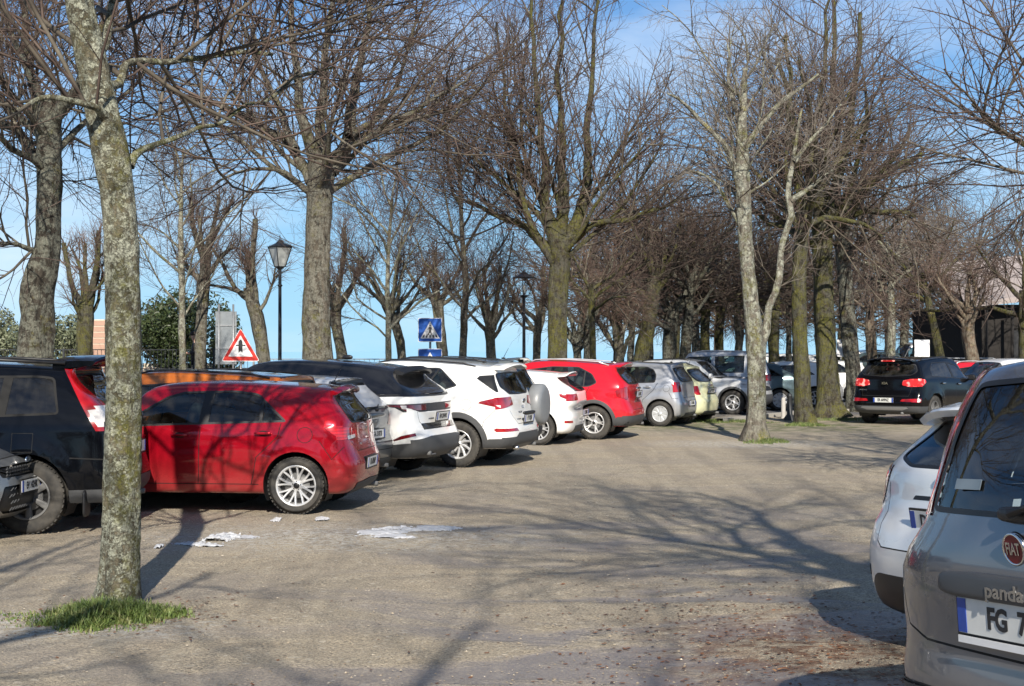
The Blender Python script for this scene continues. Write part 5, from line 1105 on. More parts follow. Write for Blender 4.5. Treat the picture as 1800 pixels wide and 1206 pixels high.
STYLES = {
    # limb count, tilt range, length, radius | level2 (per, angle, L0, L1, r, up, droop) | level3 | level4
    'lime': dict(n=7, tilt=(24, 82), len=(2.6, 4.6), r=.080, up=.05, l2=(10, 52, 2.2, 5.0, .023, .05, .05), l3=(11, 42, 1.0, 2.6, .0100, .02, .03), l4=(4, 38, .4, 1.1, .0050, .02, .02)),
    'round': dict(n=9, tilt=(25, 85), len=(2.0, 3.6), r=.07, up=.02, l2=(9, 50, 1.6, 3.6, .022, .03, .06), l3=(10, 40, .8, 1.8, .010, 0, .05), l4=(4, 36, .3, .8, .005, 0, .03)),
    'upright': dict(n=8, tilt=(12, 60), len=(3.0, 5.5), r=.07, up=.08, l2=(11, 46, 2.0, 4.6, .021, .07, .02), l3=(10, 34, .8, 1.9, .0098, .05, 0), l4=(4, 34, .3, .9, .005, .02, 0)),
    'pollard': dict(n=5, tilt=(15, 60), len=(1.2, 2.2), r=.085, up=.10, l2=(9, 38, .5, 1.2, .020, .08, 0), l3=(8, 38, .3, 1.0, .0075, .05, 0), l4=(3, 34, .2, .5, .0042, .02, 0)),
    'young': dict(n=14, tilt=(25, 65), len=(1.2, 2.8), r=.026, up=.06, l2=(9, 42, .7, 1.7, .010, .03, 0), l3=(7, 38, .4, 1.0, .0055, .01, 0), l4=(4, 34, .2, .4, .004, 0, 0)),
}
def tree(name, label, cat, trunk, Y0, style, bark, twig, seed, limbs=(), limb_zone=(.72, 1.0), group=None, sides=20, step=.22, rough=.06, flare=.12, dens=1.0, auto=True, kscale=1.0, knobs=False, base_z=0.0, crown_bark=None, nodroop=False, zmin=1.9):
    """trunk and limbs as rows of (column, row, width px[, depth offset]) in photo pixels at distance Y0: real size and place follow"""
    rng = np.random.default_rng(seed); T = [px3(p, 0, Y0) for p in trunk]; x0, y0 = T[0][0], T[0][1]; org = np.array([x0, y0, T[0][2], 0.0]); T = np.array(T) - org
    o = root(name, (x0, y0, T[0][2] + org[2]), 0, label, cat, group); big, lim = [], []
    v, q, A = stem(T, sides, step, rng, rough, flare); big.append((v, q)); st = STYLES[style]; tops = [A]
    for L in limbs:
        B = np.array([px3(p, 0, Y0) for p in L]) - org; B[1:, 3] *= .82; v, q, a = stem(B, max(8, sides // 2), step, rng, rough * 1.3, 0, .036); big.append((v, q)); lim.append(fit(a, 7))
    if auto:
        D = fit(A, 24); n = int(st['n']); S, Di, Le, Ra = [], [], [], []; az = rng.random() * 6.28
        for i in range(n):
            t = limb_zone[0] + (limb_zone[1] - limb_zone[0]) * (i + .5) / n; p = D[min(23, int(t * 23))]; az += 2.4 + rng.normal() * .3; ti = R(st['tilt'][0] + (st['tilt'][1] - st['tilt'][0]) * (rng.random() * .5 + .5 * (1 - i / n)))
            S.append(p[:3]); Di.append((math.sin(ti) * math.cos(az), math.sin(ti) * math.sin(az), math.cos(ti))); Le.append((st['len'][0] + (st['len'][1] - st['len'][0]) * rng.random()) * kscale); Ra.append(min(st['r'] * kscale * (.75 + .5 * rng.random()), p[3] * .8))
        P, Rr = grow(np.array(S), np.array(Di), np.array(Le), np.array(Ra), 7, .15, st['up'], rng, .35)
        big.append(tubes(P, Rr, 9)); 
        for k in range(n): lim.append(fit(np.concatenate([P[k], Rr[k][:, None]], 1), 7))
    Lm = np.array(lim); P1, R1 = Lm[:, :, :3], Lm[:, :, 3]; fine, mi = [], []
    def lev(P, Rr, spec, nseg, wob, t0, per=None):
        p = per or max(2, int(spec[0] * dens * .82 + .5)); spec = (*spec[:5], .10, 0) if nodroop else spec; S, Dd, Le, Ra = spawn(P, Rr, p, t0, 1.0, spec[1], 13, spec[2] * kscale, spec[3] * kscale, spec[4], rng); g, h = grow(S, Dd, Le, Ra, nseg, wob, spec[5], rng, .4, spec[6]); k = g[:, :, 2].min(1) > np.minimum(zmin, g[:, 0, 2] - .25); return g[k], h[k]
    P2, R2 = lev(P1, R1, st['l2'], 7, .10, .5 if style == 'pollard' else .15); P3, R3 = lev(P2, R2, st['l3'], 5, .13, .06); P3b, R3b = lev(P1, R1, st['l3'], 5, .13, .1, 6); P3 = np.concatenate([P3, P3b]); R3 = np.concatenate([R3, R3b]); P4, R4 = lev(P3, R3, st['l4'], 3, .15, .10)
    fine = [tubes(P2, R2, 6), tubes(P3, R3, 4), tubes(P4, np.maximum(R4, .0026), 3)]
    if knobs:
        for k in range(len(P2) // 2):
            pass
    v, q, m = merge(big); arrmesh('trunk', v, q, bark, o)
    v, q, m = merge(fine, [0, 1, 1]); arrmesh('crown', v, q, [crown_bark or T_branch, twig], o, mi=m); return o
def clone(o, px, fd, rot, sc, label, base_y=None, z=0.0):
    X, Y = at(px, fd); c = o.copy(); COL.objects.link(c); c.location = (X, Y, z); c.rotation_euler = (0, 0, rot); c.scale = (sc, sc, sc * (1 + .1 * math.sin(px))); c['label'] = label
    for ch in list(o.children): k = ch.copy(); COL.objects.link(k); k.parent = c
    return c
# ------------------------------------------------------------ the trees one can tell apart
def row(fd): return HY + H * fd
LIME = 'bare lime trees of the car park'
tree('lime_tree', 'front trunk covered in pale round lichen with grass at its foot', 'tree', [(207, 1074, 76), (211, 1040, 68), (213, 930, 66), (215, 800, 65), (217, 690, 62), (218, 560, 63), (215, 450, 61), (207, 350, 60), (194, 265, 64), (176, 180, 56), (157, 90, 53), (139, 0, 48), (135, -120, 46), (132, -260, 38), (136, -380, 28)], F / 249, 'lime', B_front, T_lime, 11,
     limbs=[[(228, 292, 18, .05), (256, 266, 14, .2), (335, 246, 10, .7), (430, 205, 8, 1.2), (520, 150, 6, 1.8), (590, 110, 4, 2.2)], [(185, 215, 26, -.05), (168, 190, 18, -.2), (110, 176, 11, -.5), (20, 168, 7, -.8)], [(175, 150, 22, 0), (215, 120, 17, .5), (330, 95, 12, 1.1), (470, 92, 8, 1.8)], [(160, 100, 20, 0), (200, 20, 15, .6), (290, -90, 10, 1.0), (380, -170, 7, 1.5)]],
     limb_zone=(.80, 1.0), sides=36, step=.06, rough=.045, flare=.22, dens=1.0, nodroop=True, zmin=3.1)
tree('lime_tree', 'dark crooked trunk at the far left beyond the black off-roader', 'tree', [(58, row(92), 70), (58, 690, 64), (62, 610, 62), (66, 555, 58), (64, 505, 62), (80, 450, 50), (84, 380, 44), (86, 300, 42), (84, 235, 46), (84, 170, 36)], F / 92, 'lime', B_dark, T_lime, 12,
     limbs=[[(80, 300, 22), (40, 250, 18, .3), (-30, 200, 14, .6), (-120, 170, 9, 1)], [(88, 240, 26), (120, 170, 20, -.4), (165, 90, 14, -.8), (200, -20, 9, -1)], [(84, 250, 26), (60, 150, 20, .5), (40, 40, 14, 1), (30, -90, 9, 1)], [(74, 450, 12), (30, 430, 8, -.5), (-30, 440, 5, -1)]], dens=1.2, limb_zone=(.75, 1), rough=.09)
tree('lime_tree', 'broad pale-grey trunk behind the white-roofed SUVs, forking into a wide fan', 'tree', [(556, row(85), 68), (556, 700, 58), (556, 630, 52), (555, 550, 50), (557, 460, 46), (559, 380, 45), (562, 320, 48), (566, 285, 50)], F / 85, 'lime', B_grey, T_lime, 13,
     limbs=[[(548, 320, 24), (520, 268, 20, .3), (470, 225, 16, .6), (400, 195, 11, .9), (330, 170, 7, 1.2)], [(560, 300, 28), (535, 215, 22, -.3), (520, 120, 16, -.5), (508, 10, 11, -.6), (500, -110, 7, -.6)], [(578, 300, 32), (612, 245, 28, .3), (622, 180, 22, .5), (640, 90, 14, .7), (652, -20, 9, .9)], [(580, 285, 22), (650, 235, 14, -.7), (730, 195, 10, -1.2), (820, 140, 6, -1.6)], [(566, 290, 26), (566, 190, 19, .2), (578, 70, 13, .2), (590, -60, 8, .2)], [(546, 338, 14), (500, 305, 9, -.4), (440, 296, 7, -.9), (380, 318, 5, -1.2)], [(612, 240, 16), (665, 200, 11, .8), (710, 110, 8, 1), (745, 0, 5, 1.2)], [(520, 262, 15), (470, 150, 11, .9), (430, 60, 8, 1.2), (395, -40, 5, 1.4)]],
     limb_zone=(.86, 1.0), dens=1.0)
tree('lime_tree', 'mossy trunk right of the second lamp, its limbs rising steeply', 'tree', [(974, row(76), 49), (978, 690, 37), (980, 600, 33), (981, 520, 32), (984, 460, 33), (986, 425, 39)], F / 76, 'upright', B_moss, T_lime, 14,
     limbs=[[(974, 445, 24), (935, 415, 18, .3), (880, 380, 12, .6), (820, 350, 7, .9)], [(980, 430, 30), (962, 350, 22, -.2), (950, 230, 15, -.4), (940, 90, 10, -.5), (930, -60, 6, -.5)], [(992, 430, 30), (1020, 372, 24, .2), (1030, 270, 16, .4), (1042, 130, 10, .5), (1050, -30, 6, .5)], [(996, 425, 20), (1050, 398, 14, -.5), (1120, 380, 9, -1), (1190, 350, 6, -1.3)], [(985, 420, 24), (990, 300, 18, 0), (985, 160, 12, .1), (990, 0, 8, .2)], [(968, 380, 14), (920, 300, 10, .7), (890, 180, 7, 1), (875, 40, 5, 1.2)]], limb_zone=(.85, 1.0), dens=1.15)
tree('forked_tree', 'pale lichened tree forking low into two stems, grass at its foot', 'tree', [(1328, row(88.8), 44), (1329, 745, 34), (1329, 680, 31), (1329, 610, 33), (1320, 520, 27), (1310, 420, 25), (1306, 330, 25), (1304, 250, 19), (1306, 190, 13), (1310, 120, 8)], F / 88.8, 'young', B_pale, T_pale, 15,
     limbs=[[(1333, 615, 20, .05), (1352, 560, 17, .1), (1368, 490, 15, .2), (1381, 425, 13, .3), (1388, 340, 12, .3), (1400, 270, 9, .3), (1408, 190, 5, .3)], [(1302, 330, 14), (1268, 250, 11, -.2), (1218, 190, 8, -.3), (1172, 162, 4, -.4)], [(1308, 262, 13), (1345, 212, 11, .1), (1400, 166, 8, .2), (1442, 133, 4, .2)], [(1391, 352, 11, .3), (1428, 328, 8, .2), (1462, 303, 5, .1)], [(1396, 285, 10, .3), (1440, 232, 7, .5), (1482, 178, 4, .6)], [(1305, 230, 10), (1282, 150, 7, .2), (1276, 80, 4, .2)], [(1300, 395, 9), (1262, 330, 7, .4), (1215, 300, 4, .7)]], limb_zone=(.6, 1.0), dens=.9, flare=.35)
tree('lime_tree', 'mossy trunk with a bare pale foot, grass round it', 'tree', [(1416, row(72), 40), (1413, 715, 32), (1410, 660, 29), (1406, 580, 27), (1405, 500, 26), (1408, 430, 26), (1414, 370, 28)], F / 72, 'lime', B_moss, T_lime, 16,
     limbs=[[(1414, 380, 24), (1445, 320, 19, .3), (1490, 262, 14, .6), (1530, 200, 9, .9)], [(1412, 385, 22), (1400, 290, 16, -.3), (1392, 180, 11, -.5), (1385, 60, 7, -.6)], [(1414, 375, 20), (1430, 270, 14, 0), (1445, 140, 10, .1), (1455, 0, 6, .2)], [(1408, 400, 14), (1360, 350, 10, .6), (1300, 320, 6, 1.2)]], limb_zone=(.84, 1))
tree('lime_tree', 'thickest dark mossy trunk, between the pale-footed trunk and the black SUV', 'tree', [(1459, row(66), 54), (1456, 705, 39), (1453, 650, 36), (1449, 560, 34), (1446, 480, 31), (1444, 420, 33), (1448, 375, 33)], F / 66, 'lime', B_moss, T_lime, 17,
     limbs=[[(1450, 395, 26), (1495, 345, 21, .3), (1550, 310, 15, .6), (1620, 270, 9, 1)], [(1445, 390, 26), (1425, 310, 19, -.4), (1395, 220, 13, -.8), (1370, 100, 8, -1)], [(1450, 380, 26), (1480, 280, 19, .2), (1500, 160, 13, .3), (1515, 20, 8, .4)], [(1448, 380, 22), (1452, 260, 16, .5), (1465, 120, 10, .8), (1470, -30, 6, .9)], [(1455, 385, 20), (1530, 370, 14, -.4), (1610, 380, 8, -.8)]], limb_zone=(.84, 1), rough=.08, flare=.4)
tree('lime_tree', 'leaning brown trunk directly left of the black SUV', 'tree', [(1507, row(60), 38), (1501, 660, 28), (1494, 590, 26), (1488, 520, 24), (1482, 450, 24), (1480, 400, 22)], F / 60, 'lime', B_dark, T_lime, 18,
     limbs=[[(1482, 420, 16), (1510, 350, 13, .3), (1560, 290, 9, .6), (1600, 220, 6, .9)], [(1480, 410, 16), (1470, 320, 12, -.2), (1475, 200, 8, -.3)]], limb_zone=(.8, 1), rough=.08)
POL = 'knobbly pollards along the railing'
def pol(px, fd, w, pts, label, limbs=(), style='pollard', bark=None, twig=None, seed=0, name='pollard_tree', group=POL, **k):
    r = row(fd); tr = [(px, r, w * 1.25), (px, r - 30, w)] + pts
    return tree(name, label, 'tree', tr, F / fd, style, bark or B_grey, twig or T_red, seed + int(px), limbs=[[(q[0], q[1], q[2] * (1 - .45 * n_ / (len(L_) - 1)), *q[3:]) for n_, q in enumerate(L_)] for L_ in limbs], limb_zone=k.pop('limb_zone', (.80, 1.0)), group=group, sides=12, step=.3, rough=.10, **k)
pol(150, 60, 26, [(149, 620, 25), (150, 560, 26), (152, 530, 22)], 'forked mossy pollard just left of the front lichened trunk', [[(148, 555, 16), (128, 505, 13, .2), (112, 455, 14, .3), (108, 425, 16, .3)], [(155, 545, 16), (166, 480, 14, -.2), (172, 430, 15, -.3), (173, 405, 17, -.3)], [(152, 540, 12), (148, 470, 11, .4), (145, 425, 13, .5)]], bark=B_moss)
pol(322, 60, 14, [(321, 620, 13), (320, 520, 12), (318, 430, 9), (318, 340, 6), (322, 260, 4)], 'slender straight tree with a yellow lichen patch before the evergreen bush', style='young', twig=T_lime, limb_zone=(.35, 1.0), group=None, name='young_tree', bark=B_pale, kscale=1.5, dens=1.3)
pol(352, 58, 22, [(353, 620, 20), (356, 540, 19), (360, 480, 18), (362, 440, 20)], 'straight dark pollard beside the person in dark clothes', [[(360, 455, 14), (340, 400, 12, .2), (330, 350, 13, .3)], [(362, 445, 14), (378, 390, 12, -.2), (385, 345, 13, -.3)]])
pol(472, 56, 24, [(466, 640, 23), (456, 580, 24), (444, 535, 24), (438, 505, 20)], 'leaning pollard with one thick upright stub, between triangle sign and first lamp', [[(446, 530, 18), (444, 470, 17), (444, 420, 18), (446, 385, 24)], [(440, 528, 13), (410, 508, 11, .2), (388, 470, 10, .3), (366, 430, 9, .4)], [(440, 520, 12), (400, 505, 9, -.3), (360, 495, 7, -.4), (330, 470, 6, -.4)]])
pol(604, 56, 22, [(602, 640, 21), (594, 590, 19), (588, 550, 20), (594, 520, 16)], 'crooked pollard pressed close to the right of the broad fan tree', [[(590, 545, 14), (600, 490, 12), (608, 440, 12), (606, 400, 15)], [(588, 550, 12), (570, 500, 9, .5), (560, 460, 8, .6)]])
pol(704, 57, 17, [(706, 650, 16), (704, 600, 17), (690, 560, 19), (680, 535, 19)], 'bent pollard behind the slim pale stem, left of the blue signs', [[(682, 540, 13), (655, 500, 9, .2), (630, 470, 7, .3), (600, 420, 5, .4)], [(686, 540, 12), (700, 490, 10, 0), (705, 450, 12)], [(690, 545, 10), (730, 500, 7, .3), (755, 470, 6, .4)]])
pol(683, 62, 11, [(683, 640, 10), (682, 560, 9), (681, 500, 8), (683, 430, 6), (690, 350, 4)], 'slim pale stem in front of the bent pollard', style='young', twig=T_lime, limb_zone=(.35, 1.0), group=None, name='young_tree', bark=B_pale, kscale=1.5, dens=1.3)
pol(780, 50, 18, [(778, 620, 17), (772, 560, 18), (768, 525, 22)], 'pollard spreading directly behind the crossing signs', [[(768, 530, 13), (735, 500, 9, .3), (700, 455, 7, .5)], [(770, 528, 15), (768, 480, 14), (768, 440, 16)], [(774, 530, 12), (800, 490, 9, .2), (815, 450, 8, .3)]])
pol(813, 62, 15, [(814, 640, 14), (816, 560, 12), (819, 500, 11), (813, 420, 9), (809, 340, 7), (806, 260, 5)], 'tall slim tree just right of the crossing signs', style='young', twig=T_lime, limb_zone=(.3, 1.0), group=None, name='young_tree', bark=B_grey, kscale=1.7, dens=1.5)
pol(868, 56, 18, [(866, 650, 17), (862, 600, 17), (860, 575, 19)], 'candelabra pollard with parallel upright stubs, left of the second lamp', [[(862, 580, 10), (856, 530, 9), (854, 490, 9), (855, 470, 12)], [(866, 580, 10), (874, 530, 9), (878, 480, 10), (880, 465, 13)], [(856, 582, 9), (828, 555, 7, .2), (806, 525, 6, .3), (790, 500, 6, .3)], [(860, 580, 8), (838, 520, 7, -.3), (832, 485, 9, -.3)]])
pol(944, 55, 14, [(943, 640, 13), (944, 590, 12), (946, 560, 12)], 'thin pollard with a long side arm, right of the second lamp post', [[(944, 580, 8), (920, 575, 6, .1), (903, 560, 5, .2), (898, 540, 4, .2)], [(946, 562, 8), (940, 520, 7), (925, 490, 7)], [(947, 560, 8), (955, 510, 7), (957, 470, 9)]])
pol(1016, 57, 15, [(1016, 640, 14), (1014, 605, 14), (1013, 590, 14)], 'low Y-shaped tree right of the mossy upright tree', [[(1010, 598, 10), (990, 568, 9, .1), (972, 545, 8, .2), (960, 510, 7, .2)], [(1017, 596, 11), (1040, 570, 10), (1055, 530, 9), (1068, 485, 10), (1078, 455, 9)]], bark=B_dark)
pol(1043, 62, 13, [(1043, 650, 12), (1042, 600, 12), (1040, 550, 11), (1038, 500, 9)], 'straight mossy pole-like trunk just right of the low Y-shaped tree', bark=B_moss, style='lime', twig=T_lime, kscale=.6, dens=.7)
pol(1088, 55, 12, [(1088, 650, 11), (1086, 615, 11)], 'small V-shaped tree with thin limbs left of the leaning mossy trunk', [[(1084, 620, 7), (1068, 590, 6), (1052, 560, 5), (1040, 540, 4)], [(1089, 618, 8), (1098, 580, 7), (1104, 540, 6), (1108, 500, 5)], [(1087, 615, 6), (1082, 570, 5), (1084, 530, 4)]])
pol(1124, 54, 34, [(1126, 650, 30), (1136, 590, 28), (1144, 540, 27), (1150, 490, 26)], 'stout mossy trunk leaning right above the small silver hatchback', [[(1138, 580, 14), (1112, 555, 11, .2), (1090, 525, 9, .3), (1075, 480, 7, .3)], [(1150, 500, 16), (1175, 440, 12, .3), (1200, 380, 9, .6)], [(1148, 495, 16), (1140, 420, 12, 0), (1138, 340, 8, 0)]], style='lime', bark=B_moss, twig=T_lime, name='lime_tree', group=LIME, dens=.9)
pol(1173, 52, 23, [(1174, 650, 22), (1178, 590, 21), (1182, 545, 22)], 'dark Y-shaped trunk behind the pale yellow car', [[(1178, 560, 14), (1160, 520, 11), (1150, 470, 9)], [(1184, 555, 15), (1205, 515, 13), (1225, 490, 11), (1235, 440, 9)]], style='lime', bark=B_dark, twig=T_lime, name='lime_tree', group=LIME, dens=.8)
pol(1202, 52, 21, [(1202, 650, 20), (1206, 590, 18), (1211, 530, 17), (1214, 480, 15)], 'blackish straight trunk immediately right of the dark Y-shaped one', style='lime', bark=B_dark, twig=T_lime, name='lime_tree', group=LIME, dens=.8)
pol(1241, 50, 18, [(1241, 650, 17), (1240, 580, 16), (1243, 510, 15)], 'dark trunk behind the left end of the silver people carrier', style='lime', bark=B_moss, twig=T_lime, name='lime_tree', group=LIME, dens=.8)
pol(1268, 50, 16, [(1267, 650, 15), (1265, 580, 15), (1270, 510, 13)], 'trunk rising behind the middle of the silver people carrier', style='round', bark=B_moss, twig=T_lime, name='lime_tree', group=LIME, dens=.8)
pol(1301, 50, 13, [(1300, 650, 12), (1298, 580, 12), (1292, 500, 10)], 'narrow trunk close left of the forked pale tree', style='round', bark=B_grey, twig=T_lime, name='lime_tree', group=LIME, dens=.8)
pol(1362, 50, 18, [(1362, 650, 17), (1360, 590, 16), (1364, 500, 15)], 'mossy background trunk right of the forked pale tree', style='round', bark=B_moss, twig=T_lime, name='lime_tree', group=LIME, dens=.8)
pol(1387, 48, 11, [(1387, 650, 10), (1386, 580, 9), (1384, 500, 8)], 'thin dark stem just left of the pale-footed mossy trunk', style='round', bark=B_dark, twig=T_lime, name='lime_tree', group=LIME, kscale=.7, dens=.8)
pb = pol(1563, 50, 16, [(1565, 650, 15), (1567, 590, 14), (1567, 520, 13), (1566, 460, 12)], 'whitish blotchy trunk behind the black SUV roof', [[(1567, 470, 9), (1580, 440, 7), (1600, 435, 5)]], style='round', bark=B_pale, twig=T_pale, name='plane_tree', group=None, dens=.8)
pol(1658, 50, 17, [(1655, 650, 16), (1645, 590, 15), (1632, 530, 12), (1622, 480, 10)], 'trunk leaning left beside the white notice board', style='round', bark=B_moss, twig=T_pale, name='lime_tree', group=LIME, dens=.8)
pol(1715, 56, 28, [(1710, 640, 25), (1702, 580, 23), (1704, 540, 21)], 'brown pruned trunk in front of the dark building', [[(1700, 580, 11), (1685, 555, 9), (1672, 530, 7), (1665, 500, 6)], [(1704, 550, 14), (1700, 510, 12), (1706, 470, 10)], [(1706, 548, 12), (1722, 510, 8), (1745, 480, 6)]], bark=B_brown, name='pruned_tree', group=None)
# ------------------------------------------------------------ trees farther off: six grown once, then copied
def proto(px, fd, style, seed, label, bark, twig, fork=3.2, w=.42, **k):
    r0 = row(fd); return tree('lime_tree', label, 'tree', [(px, r0, w * fd * 1.3), (px + 1, r0 - fd * .6, w * fd), (px + 3, r0 - fork * .6 * fd, w * fd * .9), (px - 1, r0 - fork * fd, w * fd * .85), (px, r0 - (fork + 1.0) * fd, w * fd * .7)], F / fd, style, bark, twig, seed, limb_zone=(.72, 1.0), group='background trees', sides=12, step=.3, rough=.10, **k)
pA = proto(1085, 46, 'lime', 31, 'broad background crown behind the small V-shaped tree', B_moss, T_lime, 3.0)
pB = proto(1222, 43, 'round', 32, 'round background crown behind the pale yellow car', B_dark, T_red, 2.8)
pC = proto(1330, 42, 'lime', 33, 'background crown filling the gap inside the pale fork', B_moss, T_lime, 3.2)
pD = proto(1530, 44, 'round', 34, 'reddish background crown between leaning brown trunk and whitish trunk', B_brown, T_red, 2.6)
pE = proto(1030, 40, 'upright', 35, 'upright background crown right of the steep-limbed mossy tree', B_dark, T_lime, 3.0, .35)
def many(lst):
    for o, px, fd, rot, sc, lab in lst: clone(o, px, fd, rot, sc, lab)
many([(pB, 1140, 41, 1.0, .95, 'background crown above the stout leaning mossy trunk'), (pA, 1188, 38, 2.2, 1.05, 'background crown over the red crossover and silver hatchback gap'), (pD, 1262, 37, .6, 1.05, 'low background crown over the people carrier roof, left half'),
      (pB, 1300, 36, 3.1, 1.0, 'low background crown over the people carrier roof, right half'), (pA, 1400, 38, 4.0, 1.0, 'background crown behind the pale-footed mossy trunk'), (pD, 1440, 36, 5.0, 1.0, 'background crown seen left of the thickest dark trunk'),
      (pC, 1480, 40, 2.5, 1.0, 'background crown seen between the thickest trunk and the leaning brown one'), (pB, 1590, 40, 1.7, 1.1, 'background crown left above the white notice board'), (pD, 1620, 36, 2.9, 1.0, 'far crown straight above the white notice board'),
      (pA, 1800, 57, 1.2, .9, 'bare crown in front of the pale roof at the right edge'), (pA, 1680, 42, .3, .9, 'background crown between leaning trunk and dark building'), (pE, 1110, 36, 2.0, 1.0, 'tall far crown above the V-shaped tree'),
      (pE, 1560, 37, 1.0, 1.1, 'tall far crown behind the whitish blotchy trunk'), (pB, 1355, 35, 5.5, 1.0, 'farthest crown behind the slate teal hatchback'), (pE, 1660, 38, 5.0, 1.0, 'tall far crown over the leaning trunk by the notice board')])
# big crowns whose trunks stand outside the picture; their branches hang in and shade the gravel
def off(X, Y, style, seed, label, kscale=1.0, fork=3.6, w=.5, dens=1.0, lean=0):
    fd = F / max(Y, 1.0) ; rng = np.random.default_rng(seed); rows = [(X, Y, 0, w * .62), (X, Y, .6, w * .5), (X + lean * .4, Y, fork * .55, w * .45), (X + lean, Y, fork, w * .42), (X + lean * 1.3, Y, fork + 1.4, w * .3)]
    global px3; keep = px3; px3 = lambda p, a, b: p; o = tree('lime_tree', label, 'tree', rows, Y, style, B_moss if seed % 2 else B_grey, T_lime, seed, limb_zone=(.68, 1.0), group=None, sides=16, step=.25, kscale=kscale, dens=dens); px3 = keep; return o
off(8.4, 17.5, 'lime', 51, 'lime tree whose twigs reach in at the upper right edge', .95, 3.6, dens=1.3)
off(3.7, 2.2, 'lime', 52, 'tall lime tree behind the camera on the right, shading the gravel', 1.1, 6.2, .45, 1.1)
off(-2.9, 0.5, 'lime', 53, 'lime tree standing left beside the camera', .9, 3.9, .42, .5, lean=-.4)
off(7.5, 1.0, 'lime', 54, 'lime tree beyond the right of the camera', 1.0, 4.2, .45, .5)
off(.6, -5.5, 'lime', 55, 'lime tree behind the camera', 1.1, 4.2, .5, .55)

# ------------------------------------------------------------ leafy evergreens
def mk_leaf(name, a, b, c_):
    t = NT(name); t.set(Base_Color=t.ramp(t.noise(8, detail=3), [(.3, a), (.55, b), (.8, c_)]), Roughness=.5, Specular_IOR_Level=.5); return t.m
L_dark = mk_leaf('holm_oak_leaf', (.022, .036, .012), (.045, .065, .02), (.10, .12, .045)); L_olive = mk_leaf('olive_leaf', (.07, .085, .045), (.14, .155, .09), (.26, .27, .18))
def bush(name, label, px, fd, cz, rx, rz, n, leaf, mat, seed, cat='bush', z0=.5, Yoff=0):
    r = np.random.default_rng(seed); X, Y = at(px, fd); o = root(name, (X, Y + Yoff, z0), 0, label, cat); C = r.normal(size=(26, 3)) * .38; C /= np.maximum(1, np.linalg.norm(C, axis=1))[:, None]; Rr = .28 + .22 * r.random(26)
    k = r.integers(0, 26, n); d = nrm(r.normal(size=(n, 3))); p = C[k] + d * (Rr[k] * (.62 + .42 * r.random(n)))[:, None]; p = p * np.array([rx, rx, rz]) + np.array([0, 0, cz - z0]); p[:, 2] = np.maximum(p[:, 2], .1)
    u = nrm(r.normal(size=(n, 3)) + d * .3); v = nrm(np.cross(u, r.normal(size=(n, 3)))); s = leaf * (.6 + .8 * r.random(n))[:, None]
    V = np.stack([p - u * s, p + v * s * .42, p + u * s, p - v * s * .42], 1).reshape(-1, 3); arrmesh('crown', V, np.arange(4 * n).reshape(n, 4), mat, o, smoothf=False)
    S, Di = np.tile([[0, 0, 0.]], (7, 1)), nrm(np.c_[r.normal(size=(7, 2)) * .45, np.ones(7)]); P, Q = grow(S, Di, np.full(7, (cz - z0) * 1.15), np.full(7, .06), 6, .1, .02, r); V, Q = tubes(P, Q, 7); arrmesh('trunk', V, Q, B_dark, o); return o
bush('evergreen_bush', 'big dark evergreen bush beyond the railing, left of the person', 300, 50, 2.45, 1.75, 2.0, 15000, .075, L_dark, 1, z0=.6)
bush('olive_bush', 'grey-green bush between the crooked dark trunk and the front trunk', 124, 48, 1.9, 1.25, 1.05, 6000, .07, L_olive, 2, z0=.6)
bush('olive_bush', 'grey-green bush at the left picture edge', 8, 48, 2.1, 1.2, 1.2, 6000, .07, L_olive, 3, z0=.6)
bush('evergreen_bush', 'narrow dark bush behind the grey sign back', 392, 47, 2.0, .75, 1.5, 4500, .07, L_dark, 4, z0=.6)

h0 = bush('backdrop', 'tall evergreen hedge added behind the camera to darken paint reflections', 900, 50, 4.0, 9.0, 3.6, 9000, .32, L_dark, 7, 'backdrop', z0=0)
h0.location = (0, -24, 0)  # unseen mass, added so the car paint mirrors something dark instead of sky
for i, x in enumerate((-34, -17, 17, 34)): clone(h0, 900, 50, i, 1.0, ('tall evergreen hedge added behind the camera, far left', 'tall evergreen hedge added behind the camera, near left', 'tall evergreen hedge added behind the camera, near right', 'tall evergreen hedge added behind the camera, far right')[i]).location = (x, -24 + 2 * abs(i - 1.5), 0)
# ------------------------------------------------------------ terrace, railings, wall, signs, lamps
M_iron = simple('iron', (.035, .038, .042), .5, .4); M_galv = simple('galvanised', (.30, .31, .32), .45, .6); M_wall = simple('cream_wall', (.60, .54, .42), .85); M_brick = simple('brick', (.42, .26, .19), .85)
M_red = simple('sign_red', (.55, .03, .02), .4); M_swhite = simple('sign_white', (.80, .80, .80), .4); M_sblue = simple('sign_blue', (.01, .09, .42), .38); M_black = simple('sign_black', (.015, .015, .018), .5); M_sback = simple('sign_back', (.20, .22, .235), .5, .3)
b = MB(); b.box((-24, 60, .1), (32, 26, 1.0), simple('paved_terrace', (.30, .27, .23), .85)); tag(b.build('terrace'), kind='structure')
def railing(name, label, x0, x1, Y, z0, h, pitch, m, post=2.4, mid=False):
    o = root(name, (x0, Y, z0), 0, label, 'railing'); L = x1 - x0; b = MB()
    for z in (h, h * .12) + ((h * .5,) if mid else ()): b.box((L / 2, 0, z), (L, .035, .03), m)
    n = int(L / pitch)
    for i in range(n + 1): b.tube([(i * pitch, 0, h * .12), (i * pitch, 0, h)], .009, m, 5)
    b.build('rail_panel', o)
    k = int(L / post)
    for i in range(k + 1): q = MB(); q.box((i * post, 0, h / 2 + .02), (.06, .06, h + .04), m); q.build('post', o)
    return o
railing('railing', 'dark picket railing on the terrace at the left', *[at(-20, 55)[0], at(436, 55)[0]], F / 55, .6, 1.22, .12, M_iron, mid=True)
